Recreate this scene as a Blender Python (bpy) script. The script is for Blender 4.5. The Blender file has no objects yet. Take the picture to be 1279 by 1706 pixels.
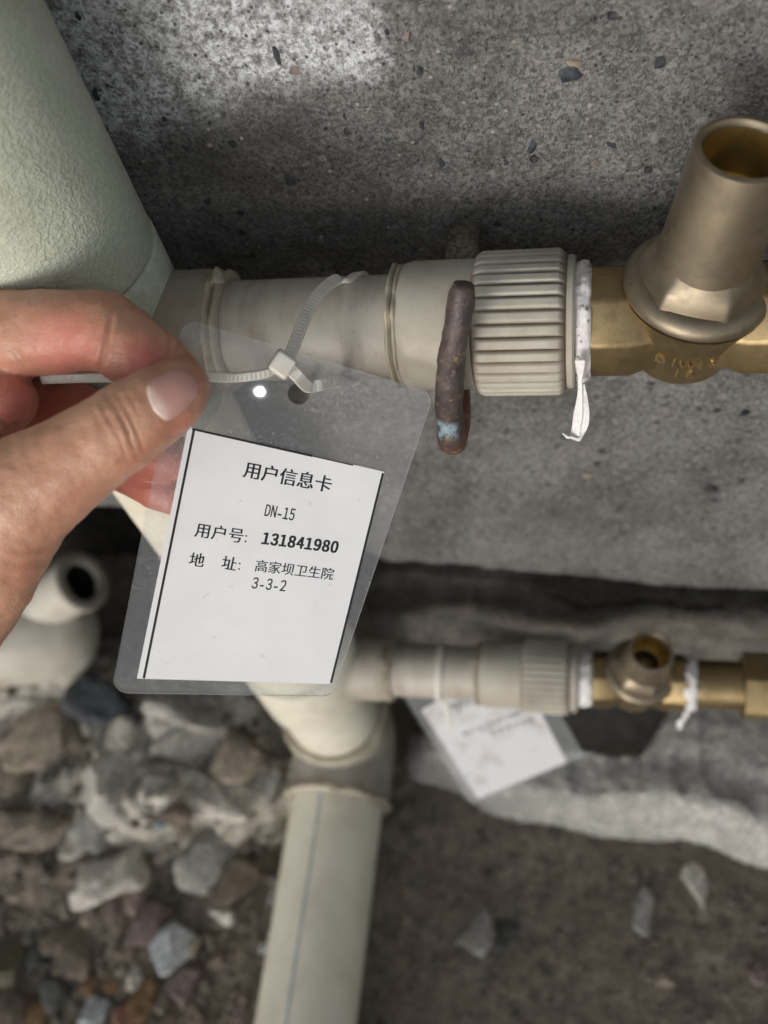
import bpy, bmesh, math, random
import numpy as np
from mathutils import Vector, Matrix
from mathutils.bvhtree import BVHTree

# ------------------------------------------------------------------ camera
F, CX, CY = 1650.0, 639.5, 853.0            # focal length and centre in photo pixels
PW, PH = 1279.0, 1706.0
CAMZ = 0.540                                # camera height above the dirt
_n = np.array([340., 1037., F]); _n /= np.linalg.norm(_n)
_X = np.array([8057., 145., -F]); _X -= _n*(_X@_n); _X /= np.linalg.norm(_X)
R = np.stack([_X, np.cross(-_n, _X), -_n])  # world axes (X along wall, Y into wall, Z up)
S = 0.001
O = np.array([0, 0, CAMZ])
def W(px, py, d):                           # photo direction + distance in mm -> world point
    return R @ (np.array([(px-CX)/F, (py-CY)/F, 1.0])*d*S) + O
def RAY(px, py, ax, val):                   # where a sight line meets the plane axis=val (mm; z over the dirt)
    d = R @ np.array([(px-CX)/F, (py-CY)/F, 1.0])
    return d*((val*S-O[ax])/d[ax]) + O
def PROJ(v):
    c = (np.asarray(v)-O) @ R
    return CX+F*c[..., 0]/c[..., 2], CY+F*c[..., 1]/c[..., 2], c[..., 2]*1000

sc = bpy.context.scene
col = sc.collection
cd = bpy.data.cameras.new('camera'); cam = bpy.data.objects.new('camera', cd); col.objects.link(cam)
M3 = np.stack([R[:, 0], -R[:, 1], -R[:, 2]], 1)
m4 = Matrix.Identity(4)
for i in range(3):
    for j in range(3): m4[i][j] = M3[i, j]
    m4[i][3] = O[i]
cam.matrix_world = m4
cd.sensor_fit = 'VERTICAL'; cd.sensor_height = 9.6; cd.lens = F/PH*9.6
cd.clip_start = 0.01; cd.clip_end = 200
cd.dof.use_dof = True; cd.dof.focus_distance = 0.238; cd.dof.aperture_fstop = cd.lens/3.6
sc.camera = cam

# ------------------------------------------------------------------ light
TORCH = 0.012
SUN = Vector((0.38, 1.0, -0.18)).normalized()       # travel direction
w = bpy.data.worlds.new('World'); sc.world = w; w.use_nodes = True
wn = w.node_tree; bg = wn.nodes['Background']
sky = wn.nodes.new('ShaderNodeTexSky'); sky.sky_type = 'NISHITA'; sky.sun_disc = False
sky.sun_elevation = math.asin(-SUN.z); sky.sun_rotation = math.atan2(-SUN.x, -SUN.y)
sky.air_density = 1.0; sky.dust_density = 1.2; sky.ozone_density = 1.3
hs = wn.nodes.new('ShaderNodeHueSaturation'); hs.inputs['Saturation'].default_value = 0.28      # overcast: nearly neutral
wn.links.new(sky.outputs[0], hs.inputs['Color']); wn.links.new(hs.outputs[0], bg.inputs[0]); bg.inputs[1].default_value = 0.15
sl = bpy.data.lights.new('sun', 'SUN'); sl.energy = 0.78; sl.angle = math.radians(16); sl.color = (1, .995, .985)
so = bpy.data.objects.new('sun', sl); col.objects.link(so); so.location = (0, -1, 2)
so.rotation_euler = SUN.to_track_quat('-Z', 'Y').to_euler()
tl = bpy.data.lights.new('phone_torch', 'AREA'); tl.shape = 'RECTANGLE'; tl.size = .0026; tl.size_y = .0014; tl.energy = TORCH; tl.color = (.93, .97, 1)
to = bpy.data.objects.new('phone_torch', tl); col.objects.link(to)
to.location = O+R@np.array([.0005, .0239, -.002]); to.rotation_euler = Vector(R@np.array([-.1, 0, 1.])).to_track_quat('-Z', 'Y').to_euler()
sc.view_settings.view_transform = 'Standard'; sc.view_settings.look = 'None'
sc.view_settings.gamma = 1.0; sc.view_settings.exposure = 0.27
sc.cycles.transparent_max_bounces = 24; sc.cycles.max_bounces = 10
sc.cycles.use_denoising = True

# ------------------------------------------------------------------ numpy noise
class Noise:
    def __init__(s, seed): s.t = np.random.RandomState(seed).rand(64, 64, 64).astype(np.float32)
    def v(s, p):
        p = np.asarray(p, float); i = np.floor(p).astype(int); f = p-i; f = f*f*(3-2*f); r = 0
        for a in (0, 1):
            for b in (0, 1):
                for c in (0, 1):
                    wt = (f[..., 0] if a else 1-f[..., 0])*(f[..., 1] if b else 1-f[..., 1])*(f[..., 2] if c else 1-f[..., 2])
                    r = r+wt*s.t[(i[..., 0]+a) & 63, (i[..., 1]+b) & 63, (i[..., 2]+c) & 63]
        return r*2-1
    def fbm(s, p, o=4):
        r = 0; a = 1; p = np.asarray(p, float)
        for k in range(o): r = r+a*s.v(p*2**k+k*7.3); a *= .5
        return r
NZ = Noise(3)
def sst(a, b, x):
    t = np.clip((np.asarray(x, float)-a)/(b-a), 0, 1); return t*t*(3-2*t)

# ------------------------------------------------------------------ materials
class NT:
    def __init__(s, name):
        s.m = bpy.data.materials.new(name); s.m.use_nodes = True; s.t = s.m.node_tree; s.t.nodes.clear()
        s.out = s.n('OutputMaterial'); s.co = s.n('TexCoord').outputs['Object']
    def n(s, t): return s.t.nodes.new('ShaderNode'+t)
    def set(s, sock, v):
        if hasattr(v, 'links'): s.t.links.new(v, sock)
        elif isinstance(v, (tuple, list)) and len(v) == 3 and sock.type == 'RGBA': sock.default_value = (*v, 1)
        else: sock.default_value = v
    def noise(s, scale, detail=3, rough=.55, co=None, dist=0):
        n = s.n('TexNoise'); s.set(n.inputs['Vector'], co or s.co)
        n.inputs['Scale'].default_value = scale; n.inputs['Detail'].default_value = detail
        n.inputs['Roughness'].default_value = rough; n.inputs['Distortion'].default_value = dist
        return n.outputs['Fac']
    def vor(s, scale, out='Distance', feature='F1', co=None, rnd=1):
        n = s.n('TexVoronoi'); n.feature = feature; s.set(n.inputs['Vector'], co or s.co)
        n.inputs['Scale'].default_value = scale; n.inputs['Randomness'].default_value = rnd
        return n.outputs[out]
    def map(s, scale=(1, 1, 1), loc=(0, 0, 0), rot=(0, 0, 0), co=None):
        n = s.n('Mapping'); s.set(n.inputs['Vector'], co or s.co)
        n.inputs['Scale'].default_value = scale; n.inputs['Location'].default_value = loc; n.inputs['Rotation'].default_value = rot
        return n.outputs[0]
    def rng(s, x, a, b, c=0., d=1.):
        n = s.n('MapRange'); n.interpolation_type = 'SMOOTHSTEP'; s.set(n.inputs[0], x)
        for i, v in enumerate((a, b, c, d)): n.inputs[1+i].default_value = v
        return n.outputs[0]
    def math(s, op, a, b=0.):
        n = s.n('Math'); n.operation = op; s.set(n.inputs[0], a); s.set(n.inputs[1], b); return n.outputs[0]
    def mix(s, f, a, b, mode='MIX'):
        n = s.n('Mix'); n.data_type = 'RGBA'; n.blend_type = mode
        s.set(n.inputs[0], f); s.set(n.inputs[6], a); s.set(n.inputs[7], b); return n.outputs[2]
    def dist(s, p):
        n = s.n('VectorMath'); n.operation = 'DISTANCE'; s.set(n.inputs[0], s.co); n.inputs[1].default_value = tuple(p); return n.outputs['Value']
    def sep(s, co=None):
        n = s.n('SeparateXYZ'); s.set(n.inputs[0], co or s.co); return n.outputs
    def bump(s, h, strength, dist, prev=None):
        n = s.n('Bump'); n.inputs['Strength'].default_value = strength; n.inputs['Distance'].default_value = dist
        s.set(n.inputs['Height'], h)
        if prev is not None: s.set(n.inputs['Normal'], prev)
        return n.outputs[0]
    def attr(s, name):
        n = s.n('Attribute'); n.attribute_name = name; return n.outputs['Fac']
    def pbr(s, base, rough=.6, normal=None, metal=0., spec=.5, **kw):
        b = s.n('BsdfPrincipled'); s.set(b.inputs['Base Color'], base); s.set(b.inputs['Roughness'], rough)
        s.set(b.inputs['Metallic'], metal); b.inputs['Specular IOR Level'].default_value = spec
        if normal is not None: s.set(b.inputs['Normal'], normal)
        for k, v in kw.items(): s.set(b.inputs[k.replace('_', ' ')], v)
        s.t.links.new(b.outputs[0], s.out.inputs['Surface']); s.b = b; return s.m

def mat_concrete():
    t = NT('concrete')
    gc1 = t.sep(t.vor(1250, 'Color'))[0]; gc2 = t.sep(t.vor(560, 'Color', co=t.map(loc=(2, 9, 4))))[1]
    g1 = t.math('ADD', t.math('MULTIPLY', gc1, .35), t.math('MULTIPLY', t.noise(1900, 2, .7), .65)); g2 = t.noise(420, 3, .6); g3 = t.noise(26, 4, .6); g4 = t.noise(90, 4, .6)
    c = t.mix(t.rng(g3, .3, .7), (.105, .101, .095), (.205, .198, .187))
    c = t.mix(t.math('MULTIPLY', t.rng(g4, .35, .75), .5), c, (.225, .222, .217))
    c = t.mix(t.rng(g1, .22, .80), t.mix(1., c, (.52, .52, .52), 'MULTIPLY'), t.mix(1., c, (1.36, 1.36, 1.36), 'MULTIPLY'))
    c = t.mix(t.rng(gc2, .95, .99, 0., .28), c, (.38, .37, .35)); c = t.mix(t.rng(gc2, .01, .05, .5, 0.), c, (.04, .04, .042))
    # efflorescence: a ragged chalky bloom, painted whiter to offset the riser's shadow
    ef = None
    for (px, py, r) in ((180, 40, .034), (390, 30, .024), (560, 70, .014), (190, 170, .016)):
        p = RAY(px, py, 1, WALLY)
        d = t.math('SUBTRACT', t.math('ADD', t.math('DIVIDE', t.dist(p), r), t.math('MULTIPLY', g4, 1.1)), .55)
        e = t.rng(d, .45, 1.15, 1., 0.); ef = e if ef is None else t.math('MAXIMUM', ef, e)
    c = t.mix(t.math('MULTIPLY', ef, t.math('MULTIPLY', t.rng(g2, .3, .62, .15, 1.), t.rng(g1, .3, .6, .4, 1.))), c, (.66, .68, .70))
    # dark patches painted in where the riser shades the wall
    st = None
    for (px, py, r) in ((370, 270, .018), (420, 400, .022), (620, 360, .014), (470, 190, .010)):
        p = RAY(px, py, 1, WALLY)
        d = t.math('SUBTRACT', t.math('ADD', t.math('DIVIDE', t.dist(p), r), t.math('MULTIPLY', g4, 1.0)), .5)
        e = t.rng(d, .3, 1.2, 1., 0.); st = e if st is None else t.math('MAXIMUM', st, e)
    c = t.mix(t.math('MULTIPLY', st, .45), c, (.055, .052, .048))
    sp = t.rng(t.vor(330), .10, .20, 1., 0.)
    msk = t.rng(t.noise(95, 2), .40, .52)
    c = t.mix(t.math('MULTIPLY', t.math('MULTIPLY', sp, msk), .85), c, (.03, .032, .036))
    pt = t.math('MULTIPLY', t.rng(t.vor(120, co=t.map(loc=(7, 1, 3))), .09, .15, 1., 0.), t.rng(t.noise(60, 2), .48, .58)); c = t.mix(t.math('MULTIPLY', pt, .8), c, (.028, .028, .03))
    sp2 = t.rng(t.vor(170, co=t.map(loc=(3, 5, 1))), .05, .11, 1., 0.)
    c = t.mix(t.math('MULTIPLY', sp2, .7), c, (.42, .39, .35))
    pits = t.rng(t.vor(560, co=t.map(loc=(1, 2, 7))), .05, .28)
    nrm = t.bump(g1, .7, .0008); nrm = t.bump(g2, .9, .0016, nrm); nrm = t.bump(pits, .6, .0009, nrm); nrm = t.bump(g4, .35, .002, nrm); nrm = t.bump(t.math('SUBTRACT', 1., pt), .8, .0012, nrm)
    return t.pbr(c, .92, nrm, spec=.25)
def mat_dirt(name, a, b, c3, s=1.):
    t = NT(name); g1 = t.noise(900*s, 3, .7); g2 = t.noise(120*s, 5, .65); g3 = t.noise(18*s, 4, .6)
    c = t.mix(t.rng(g2, .35, .68), a, b); c = t.mix(t.math('MULTIPLY', t.rng(g3, .4, .7), .7), c, c3)
    c = t.mix(t.rng(g1, .35, .65), t.mix(1., c, (.6, .6, .6), 'MULTIPLY'), t.mix(1., c, (1.4, 1.4, 1.38), 'MULTIPLY'))
    sp = t.rng(t.vor(260*s), .08, .16, 1., 0.); c = t.mix(t.math('MULTIPLY', t.math('MULTIPLY', sp, t.rng(t.noise(40*s), .5, .6)), .6), c, (.36, .33, .29))
    nrm = t.bump(g1, .5, .001); nrm = t.bump(g2, .6, .004, nrm)
    return t.pbr(c, .95, nrm, spec=.2)
def mat_plastic(name, base, dirt, amt=.5, rough=.45, emboss=0, streak=None, dscale=60, groove=None):
    t = NT(name); g = t.noise(dscale, 6, .65); g2 = t.noise(700, 3, .7); g3 = t.noise(25, 3, .5)
    if streak: gs = t.noise(1, 4, .6, co=t.map(scale=streak)); g = t.math('ADD', t.math('MULTIPLY', g, .6), t.math('MULTIPLY', gs, .4))
    c = t.mix(t.math('MULTIPLY', t.rng(g, .42, .70), amt), base, dirt)
    c = t.mix(t.math('MULTIPLY', t.rng(g3, .4, .7), amt*.5), c, dirt)
    c = t.mix(t.math('MULTIPLY', t.rng(g2, .6, .72), amt*.6), c, dirt)
    nrm = t.bump(g2, .12, .0003)
    if groove: c = t.mix(t.math('MULTIPLY', t.attr('groove'), t.rng(g, .3, .55, .45, .95)), c, groove)   # grime caught between the ribs
    if emboss:
        v = t.noise(1000, 1.5, .4, dist=.8)
        nrm = t.bump(t.rng(v, .40, .60), .45, .00035, nrm)
        c = t.mix(t.math('MULTIPLY', t.rng(v, .42, .58), .25), c, t.mix(1., c, (1.4, 1.4, 1.35), 'MULTIPLY'))
        sc_ = t.rng(t.noise(1, 3, .6, co=t.map(scale=(90, 90, 300), rot=(.3, .5, 0))), .66, .74)
        c = t.mix(t.math('MULTIPLY', sc_, .5), c, dirt)
    return t.pbr(c, t.math('ADD', t.math('MULTIPLY', g, .3), rough-.12), nrm, spec=.45)
def mat_brass(name, dull, bright, rough=.42):
    t = NT(name); g = t.noise(45, 5, .6); g2 = t.noise(2600, 2, .6); g3 = t.noise(170, 4, .6)
    c = t.mix(t.rng(g, .35, .65), dull, bright)
    c = t.mix(t.math('MULTIPLY', t.rng(g3, .5, .72), .5), c, tuple(x*.55 for x in dull))
    nrm = t.bump(g2, .22, .0002)
    return t.pbr(c, t.math('ADD', t.math('MULTIPLY', g3, .25), rough-.12), nrm, metal=.88)
def mat_rust():
    t = NT('rust'); g = t.noise(160, 6, .7); g2 = t.noise(60, 4, .6); g3 = t.noise(900, 3, .7)
    c = t.mix(t.rng(g, .35, .7), (.060, .050, .052), (.115, .085, .075))
    z = t.sep()[2]
    c = t.mix(t.math('MULTIPLY', t.rng(z, .010, .030, 1., 0.), t.rng(g2, .35, .6)), c, (.20, .085, .050))
    c = t.mix(t.math('MULTIPLY', t.rng(t.noise(260, 3), .6, .68), .8), c, (.30, .22, .12))
    p = t.dist((0, -.0585, .0270)); c = t.mix(t.math('MULTIPLY', t.rng(p, .0025, .0050, 1., 0.), t.rng(g, .42, .55)), c, (.34, .45, .52))
    nrm = t.bump(g3, .5, .0004); nrm = t.bump(g, .7, .0009, nrm)
    return t.pbr(c, t.math('ADD', t.math('MULTIPLY', g, .4), .28), nrm, metal=.25, spec=.5)
def mat_skin():
    t = NT('skin'); g = t.noise(70, 4, .6); red = t.attr('red'); g2 = t.noise(500, 3, .6)
    c = t.mix(t.rng(g, .35, .68), (.54, .295, .195), (.47, .225, .145))
    c = t.mix(t.rng(red, 0., 1.), c, (.57, .185, .14))
    c = t.mix(t.math('MULTIPLY', t.rng(g2, .55, .75), .18), c, (.30, .13, .09))
    c = t.mix(t.math('MULTIPLY', t.rng(t.attr('crease'), 0., 1.), .38), c, (.34, .15, .10))
    v = t.vor(1500, co=t.map(scale=(1, 1.6, 1))); nrm = t.bump(v, .22, .0004); nrm = t.bump(t.noise(1, 3, .6, co=t.map(scale=(700, 260, 700), rot=(0, .5, .6))), .20, .0005, nrm); nrm = t.bump(t.noise(300, 3, .6), .2, .0008, nrm)
    t.pbr(c, .44, nrm, spec=.48)
    b = t.b; b.inputs['Subsurface Weight'].default_value = .22; b.inputs['Subsurface Radius'].default_value = (.0045, .0018, .0010)
    b.inputs['Subsurface Scale'].default_value = .8
    return t.m
def mat_film():
    t = NT('film'); tr = t.n('BsdfTransparent'); gl = t.n('BsdfGlossy'); df = t.n('BsdfDiffuse')
    tr.inputs[0].default_value = (.97, .975, .975, 1)
    gl.inputs['Roughness'].default_value = .03; df.inputs['Color'].default_value = (.86, .87, .88, 1)
    nb = t.bump(t.noise(40, 1, .4), .05, .003); t.set(gl.inputs['Normal'], nb)
    lw = t.n('LayerWeight'); fac_ = t.math('ADD', t.math('MULTIPLY', t.math('POWER', lw.outputs['Facing'], 5.), .9), .045)
    dust = t.math('MULTIPLY', t.rng(t.noise(1500, 2, .7), .52, .72), t.rng(t.noise(50, 3), .35, .65, .04, .20))
    dust = t.math('ADD', dust, t.math('MULTIPLY', t.rng(t.noise(1, 3, .6, co=t.map(scale=(60, 900, 300), rot=(.2, .4, .9))), .66, .78), .10))
    dust = t.math('ADD', dust, .06)
    m1 = t.n('MixShader'); t.set(m1.inputs[0], dust); t.t.links.new(tr.outputs[0], m1.inputs[1]); t.t.links.new(df.outputs[0], m1.inputs[2])
    m2 = t.n('MixShader'); t.set(m2.inputs[0], fac_); t.t.links.new(m1.outputs[0], m2.inputs[1]); t.t.links.new(gl.outputs[0], m2.inputs[2])
    t.t.links.new(m2.outputs[0], t.out.inputs['Surface']); return t.m
def mat_simple(name, base, rough=.6, var=.2, scale=150, bump=.2, spec=.4, **kw):
    t = NT(name); g = t.noise(scale, 4, .6)
    c = t.mix(t.rng(g, .3, .7), tuple(x*(1-var) for x in base), tuple(min(1, x*(1+var)) for x in base))
    return t.pbr(c, rough, t.bump(g, bump, .001), spec=spec, **kw)
def mat_paper():
    t = NT('paper'); g = t.noise(60, 4, .6); sp = t.rng(t.noise(420, 2, .6), .70, .76)
    c = t.mix(t.rng(g, .3, .7), (.82, .825, .84), (.87, .875, .885))
    c = t.mix(t.math('MULTIPLY', sp, .35), c, (.45, .43, .42))
    return t.pbr(c, .6, None, spec=.3, Coat_Weight=.35, Coat_Roughness=.12)
def mat_tie():
    t = NT('nylon'); uv = t.n('UVMap'); sp = t.sep(uv.outputs[0])
    wv = t.math('SINE', t.math('MULTIPLY', sp[0], 2*math.pi/.0011))
    inb = t.math('MULTIPLY', t.rng(sp[1], .18, .24), t.rng(sp[1], .76, .82, 1., 0.))
    nrm = t.bump(t.math('MULTIPLY', wv, inb), .25, .0003)
    g = t.noise(90, 3, .6)
    c = t.mix(t.rng(g, .35, .7), (.74, .72, .66), (.62, .59, .52))
    c = t.mix(t.math('MULTIPLY', t.math('MULTIPLY', t.rng(wv, -.9, -.2, 1., 0.), inb), .14), c, (.33, .30, .25))
    t.pbr(c, .42, nrm, spec=.5); t.b.inputs['Subsurface Weight'].default_value = .25
    t.b.inputs['Subsurface Radius'].default_value = (.002, .002, .0015); return t.m

WALLY = 203.0
MT = {}
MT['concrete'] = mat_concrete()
MT['dirt'] = mat_dirt('dirt', (.145, .122, .098), (.275, .235, .19), (.205, .17, .132))
MT['recess_shade'] = mat_dirt('recess_shade', (.012, .011, .010), (.026, .023, .020), (.018, .016, .014))  # near-black colour standing in for shade inside recesses
MT['mortar'] = mat_dirt('mortar', (.38, .365, .335), (.56, .54, .50), (.47, .45, .415), .8)
MT['heap'] = mat_dirt('heap', (.33, .305, .265), (.60, .565, .505), (.44, .40, .34), .6)
MT['footing'] = mat_dirt('footing', (.09, .082, .074), (.17, .158, .142), (.12, .11, .098), .8)
MT['riser_green'] = mat_plastic('riser_green', (.52, .57, .47), (.22, .23, .18), .5, .38, 1, dscale=34)
MT['riser_pale'] = mat_plastic('riser_pale', (.80, .765, .64), (.45, .38, .28), .32, .4)
MT['tee_plastic'] = mat_plastic('tee_plastic', (.33, .295, .235), (.16, .13, .095), .75, .5)
MT['pipe_plastic'] = mat_plastic('pipe_plastic', (.47, .435, .375), (.20, .155, .115), .6, .45, 0, (260, 30, 30))
MT['nut_plastic'] = mat_plastic('nut_plastic', (.47, .445, .375), (.27, .22, .165), .42, .48)
MT['rib_plastic'] = mat_plastic('rib_plastic', (.485, .465, .395), (.28, .23, .18), .42, .48, groove=(.15, .105, .075))
MT['bead'] = mat_plastic('bead', (.44, .40, .31), (.20, .16, .11), .6, .5)
MT['elbow'] = mat_plastic('elbow', (.42, .385, .325), (.19, .155, .12), .6, .5)
MT['white_plastic'] = mat_plastic('white_plastic', (.56, .525, .455), (.33, .285, .225), .55, .42)
MT['tube_brass'] = mat_brass('tube_brass', (.26, .22, .16), (.35, .295, .21), .46)
MT['raw_brass'] = mat_brass('raw_brass', (.24, .18, .095), (.35, .265, .14), .45)
MT['bright_brass'] = mat_brass('bright_brass', (.80, .58, .20), (.92, .70, .28), .22)
MT['glint_brass'] = mat_brass('glint_brass', (.50, .38, .19), (.62, .48, .25), .36)  # lighter brass paints the glints on the raised letters
MT['rust'] = mat_rust()
MT['skin'] = mat_skin()
MT['nail'] = None
MT['film'] = mat_film()
MT['film_edge'] = mat_simple('film_edge', (.86, .88, .87), .25, .05)
MT['paper'] = mat_paper()
MT['ink'] = mat_simple('ink', (.012, .012, .014), .6, .1, 200, 0.)
MT['ink_grey'] = mat_simple('ink_grey', (.10, .10, .11), .6, .2, 300, 0.)
MT['tie'] = mat_tie()
MT['tape'] = mat_simple('tape', (.82, .80, .79), .55, .12, 400, .5)
MT['tape_dirty'] = None
t_ = NT('tape_wrap'); g_ = t_.noise(500, 4, .65); g__ = t_.noise(1, 3, .6, co=t_.map(scale=(900, 120, 120)))
c_ = t_.mix(t_.rng(g__, .35, .65), (.66, .62, .62), (.84, .82, .82)); c_ = t_.mix(t_.math('MULTIPLY', t_.rng(g_, .58, .66), .85), c_, (.09, .075, .06))
MT['tape_dirty'] = t_.pbr(c_, .55, t_.bump(g_, .5, .0006))
t_ = NT('nail'); MT['nail'] = t_.pbr(t_.mix(t_.rng(t_.attr('lunula'), 0., 1.), (.60, .335, .29), (.70, .53, .47)), .22,
                                     t_.bump(t_.noise(300, 2), .04, .0005), spec=.5)
t_.b.inputs['Subsurface Weight'].default_value = .2; t_.b.inputs['Subsurface Radius'].default_value = (.002, .001, .0007)
STONE = {k: mat_dirt('stone_'+k, tuple(x*.72 for x in c), c, tuple(min(1, x*1.2) for x in c), .7) for k, c in dict(
    pale=(.58, .54, .48), tan=(.37, .315, .25), grey=(.37, .355, .325), brown=(.20, .165, .13), dark=(.09, .09, .085),
    rusty=(.24, .155, .09), white=(.58, .61, .63), olive=(.15, .135, .095), slate=(.085, .09, .10), pink=(.24, .185, .17), red=(.30, .16, .12)).items()}
MT['chip_dark'] = mat_simple('chip_dark', (.035, .038, .042), .6, .4, 400, .4)
MT['chip_blue'] = mat_simple('chip_blue', (.036, .044, .055), .5, .5, 400, .4)
MT['chip_tan'] = mat_simple('chip_tan', (.25, .205, .155), .7, .3, 400, .4)
MT['chip_pink'] = mat_simple('chip_pink', (.18, .14, .125), .7, .3, 400, .4)
MT['blue_plastic'] = mat_simple('blue_plastic', (.05, .25, .45), .35, .2, 300, .2)
MT['stripe'] = mat_simple('stripe', (.36, .42, .44), .5, .2, 300, .1)

# ------------------------------------------------------------------ object helpers
def obj(name, verts, faces, mat, parent=None, base=None, smooth=True, uvs=None):
    """One mesh object. verts in world metres; base (world) becomes its origin, or the parent's origin."""
    b = np.array(parent['_b'] if parent is not None else (base if base is not None else (0, 0, 0)))
    v = np.asarray(verts, float)-b
    me = bpy.data.meshes.new(name); me.from_pydata(v.tolist(), [], [list(map(int, f)) for f in faces]); me.validate()
    if smooth is True: me.shade_smooth()
    elif smooth: me.shade_smooth(); me.set_sharp_from_angle(angle=math.radians(smooth))
    o = bpy.data.objects.new(name, me); col.objects.link(o)
    if mat is not None: me.materials.append(MT[mat] if isinstance(mat, str) else mat)
    if parent is not None: o.parent = parent
    else: o.location = b
    o['_b'] = tuple(float(q) for q in b)
    return o
def thing(name, label, cat, base, group=None):
    o = bpy.data.objects.new(name, None); col.objects.link(o); o.location = base; o.empty_display_size = .02
    o['_b'] = tuple(float(q) for q in base); return tag(o, label, cat, group)
def tag(o, label=None, cat=None, group=None, kind=None):
    if label: o['label'] = label
    if cat: o['category'] = cat
    if group: o['group'] = group
    if kind: o['kind'] = kind
    return o
def frame(axis):
    a = np.asarray(axis, float); a = a/np.linalg.norm(a)
    h = np.array([0, 0, 1.]) if abs(a[2]) < .9 else np.array([0, 1., 0])
    u = np.cross(h, a); u /= np.linalg.norm(u); return a, u, np.cross(a, u)
def lathe(prof, p0, axis, seg=64, rf=None, u=None, close=False, caps=True):
    """prof [(t, r)] in mm along axis from p0 (m)."""
    a, uu, vv = frame(axis)
    if u is not None: uu = np.asarray(u, float); uu -= a*(uu@a); uu /= np.linalg.norm(uu); vv = np.cross(a, uu)
    th = np.arange(seg)*2*math.pi/seg; V = []
    for (t, r) in prof:
        rr = np.full(seg, float(r)) if rf is None else rf(th, t, r)
        V.append(np.asarray(p0)+a*t*S+(np.cos(th)*rr)[:, None]*uu*S+(np.sin(th)*rr)[:, None]*vv*S)
    n = len(prof); V = np.concatenate(V); Fc = []
    for i in range(n if close else n-1):
        for j in range(seg):
            k = (j+1) % seg; i2 = (i+1) % n
            Fc.append((i*seg+j, i*seg+k, i2*seg+k, i2*seg+j))
    if caps and not close:
        Fc.append(tuple(range(seg-1, -1, -1))); Fc.append(tuple((n-1)*seg+j for j in range(seg)))
    return V, Fc
def bead(p0, axis, r, wdt, h, seed, seg=96, double=False):
    """a squeezed-out weld bead: an uneven ring round a pipe of radius r"""
    def rf(th, t, rr):
        nn = NZ.fbm(np.stack([np.cos(th)*4+seed, np.sin(th)*4, th*0+t*.5], -1), 3)
        return rr+np.where(rr > r, nn*h*.35, 0)
    if double: prof = [(-wdt, r-.5), (-wdt, r+h*.5), (-wdt*.7, r+h), (-wdt*.3, r+h*.9), (-.1*wdt, r+h*.2), (wdt*.1, r+h*.2), (wdt*.3, r+h*.9), (wdt*.7, r+h*.8), (wdt, r+h*.3), (wdt, r-.5)]
    else: prof = [(-wdt, r-.5), (-wdt, r+h*.4), (-wdt*.5, r+h*.95), (0, r+h), (wdt*.5, r+h*.9), (wdt, r+h*.35), (wdt, r-.5)]
    return lathe(prof, p0, axis, seg, rf, close=True)
def sweep(pts, rad, seg=16, close_ends=True):
    pts = np.asarray(pts, float); n = len(pts); rad = np.broadcast_to(np.asarray(rad, float), (n,))
    T = np.gradient(pts, axis=0); T /= np.linalg.norm(T, axis=1)[:, None]
    _, u, _ = frame(T[0]); V = []
    th = np.arange(seg)*2*math.pi/seg
    for i in range(n):
        u = u-T[i]*(u@T[i]); u /= np.linalg.norm(u); v = np.cross(T[i], u)
        V.append(pts[i]+(np.cos(th)[:, None]*u+np.sin(th)[:, None]*v)*rad[i]*S)
    Fc = []
    for i in range(n-1):
        for j in range(seg): k = (j+1) % seg; Fc.append((i*seg+j, i*seg+k, (i+1)*seg+k, (i+1)*seg+j))
    if close_ends: Fc.append(tuple(range(seg-1, -1, -1))); Fc.append(tuple((n-1)*seg+j for j in range(seg)))
    return np.concatenate(V), Fc
def catmull(P_, n=12):
    P_ = np.asarray(P_, float); Q = np.vstack([2*P_[0]-P_[1], P_, 2*P_[-1]-P_[-2]]); out = []
    for i in range(1, len(Q)-2):
        for t in np.arange(n)/n:
            a, b, c, d = Q[i-1], Q[i], Q[i+1], Q[i+2]
            out.append(.5*((2*b)+(c-a)*t+(2*a-5*b+4*c-d)*t*t+(3*b-a-3*c+d)*t**3))
    out.append(Q[-2]); return np.array(out)
def ribbon(name, pts, side, wid, thk, mat, parent=None, base=None):
    """flat strap with rectangular section; side = width direction at each point; uv = (length, across)"""
    pts = np.asarray(pts); n = len(pts); T = np.gradient(pts, axis=0); T /= np.linalg.norm(T, axis=1)[:, None]
    sd = np.asarray(side, float); sd = sd-T*np.sum(sd*T, 1)[:, None]; sd /= np.linalg.norm(sd, axis=1)[:, None]
    nr = np.cross(T, sd); wid = np.broadcast_to(wid, (n,))
    L = np.concatenate([[0], np.cumsum(np.linalg.norm(np.diff(pts, axis=0), axis=1))])
    sec = [(-.5, -.3), (-.42, -.5), (.42, -.5), (.5, -.3), (.5, .3), (.42, .5), (-.42, .5), (-.5, .3)]
    V = []; UV = []
    for i in range(n):
        for (a, b) in sec: V.append(pts[i]+sd[i]*a*wid[i]*S+nr[i]*b*thk*S); UV.append((L[i], a+.5))
    Fc = []
    for i in range(n-1):
        for j in range(8): k = (j+1) % 8; Fc.append((i*8+j, i*8+k, (i+1)*8+k, (i+1)*8+j))
    Fc.append(tuple(range(7, -1, -1))); Fc.append(tuple((n-1)*8+j for j in range(8)))
    o = obj(name, V, Fc, mat, parent, base, 40)
    uvl = o.data.uv_layers.new(name='UVMap')
    for lp in o.data.loops: uvl.data[lp.index].uv = UV[lp.vertex_index]
    return o
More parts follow.
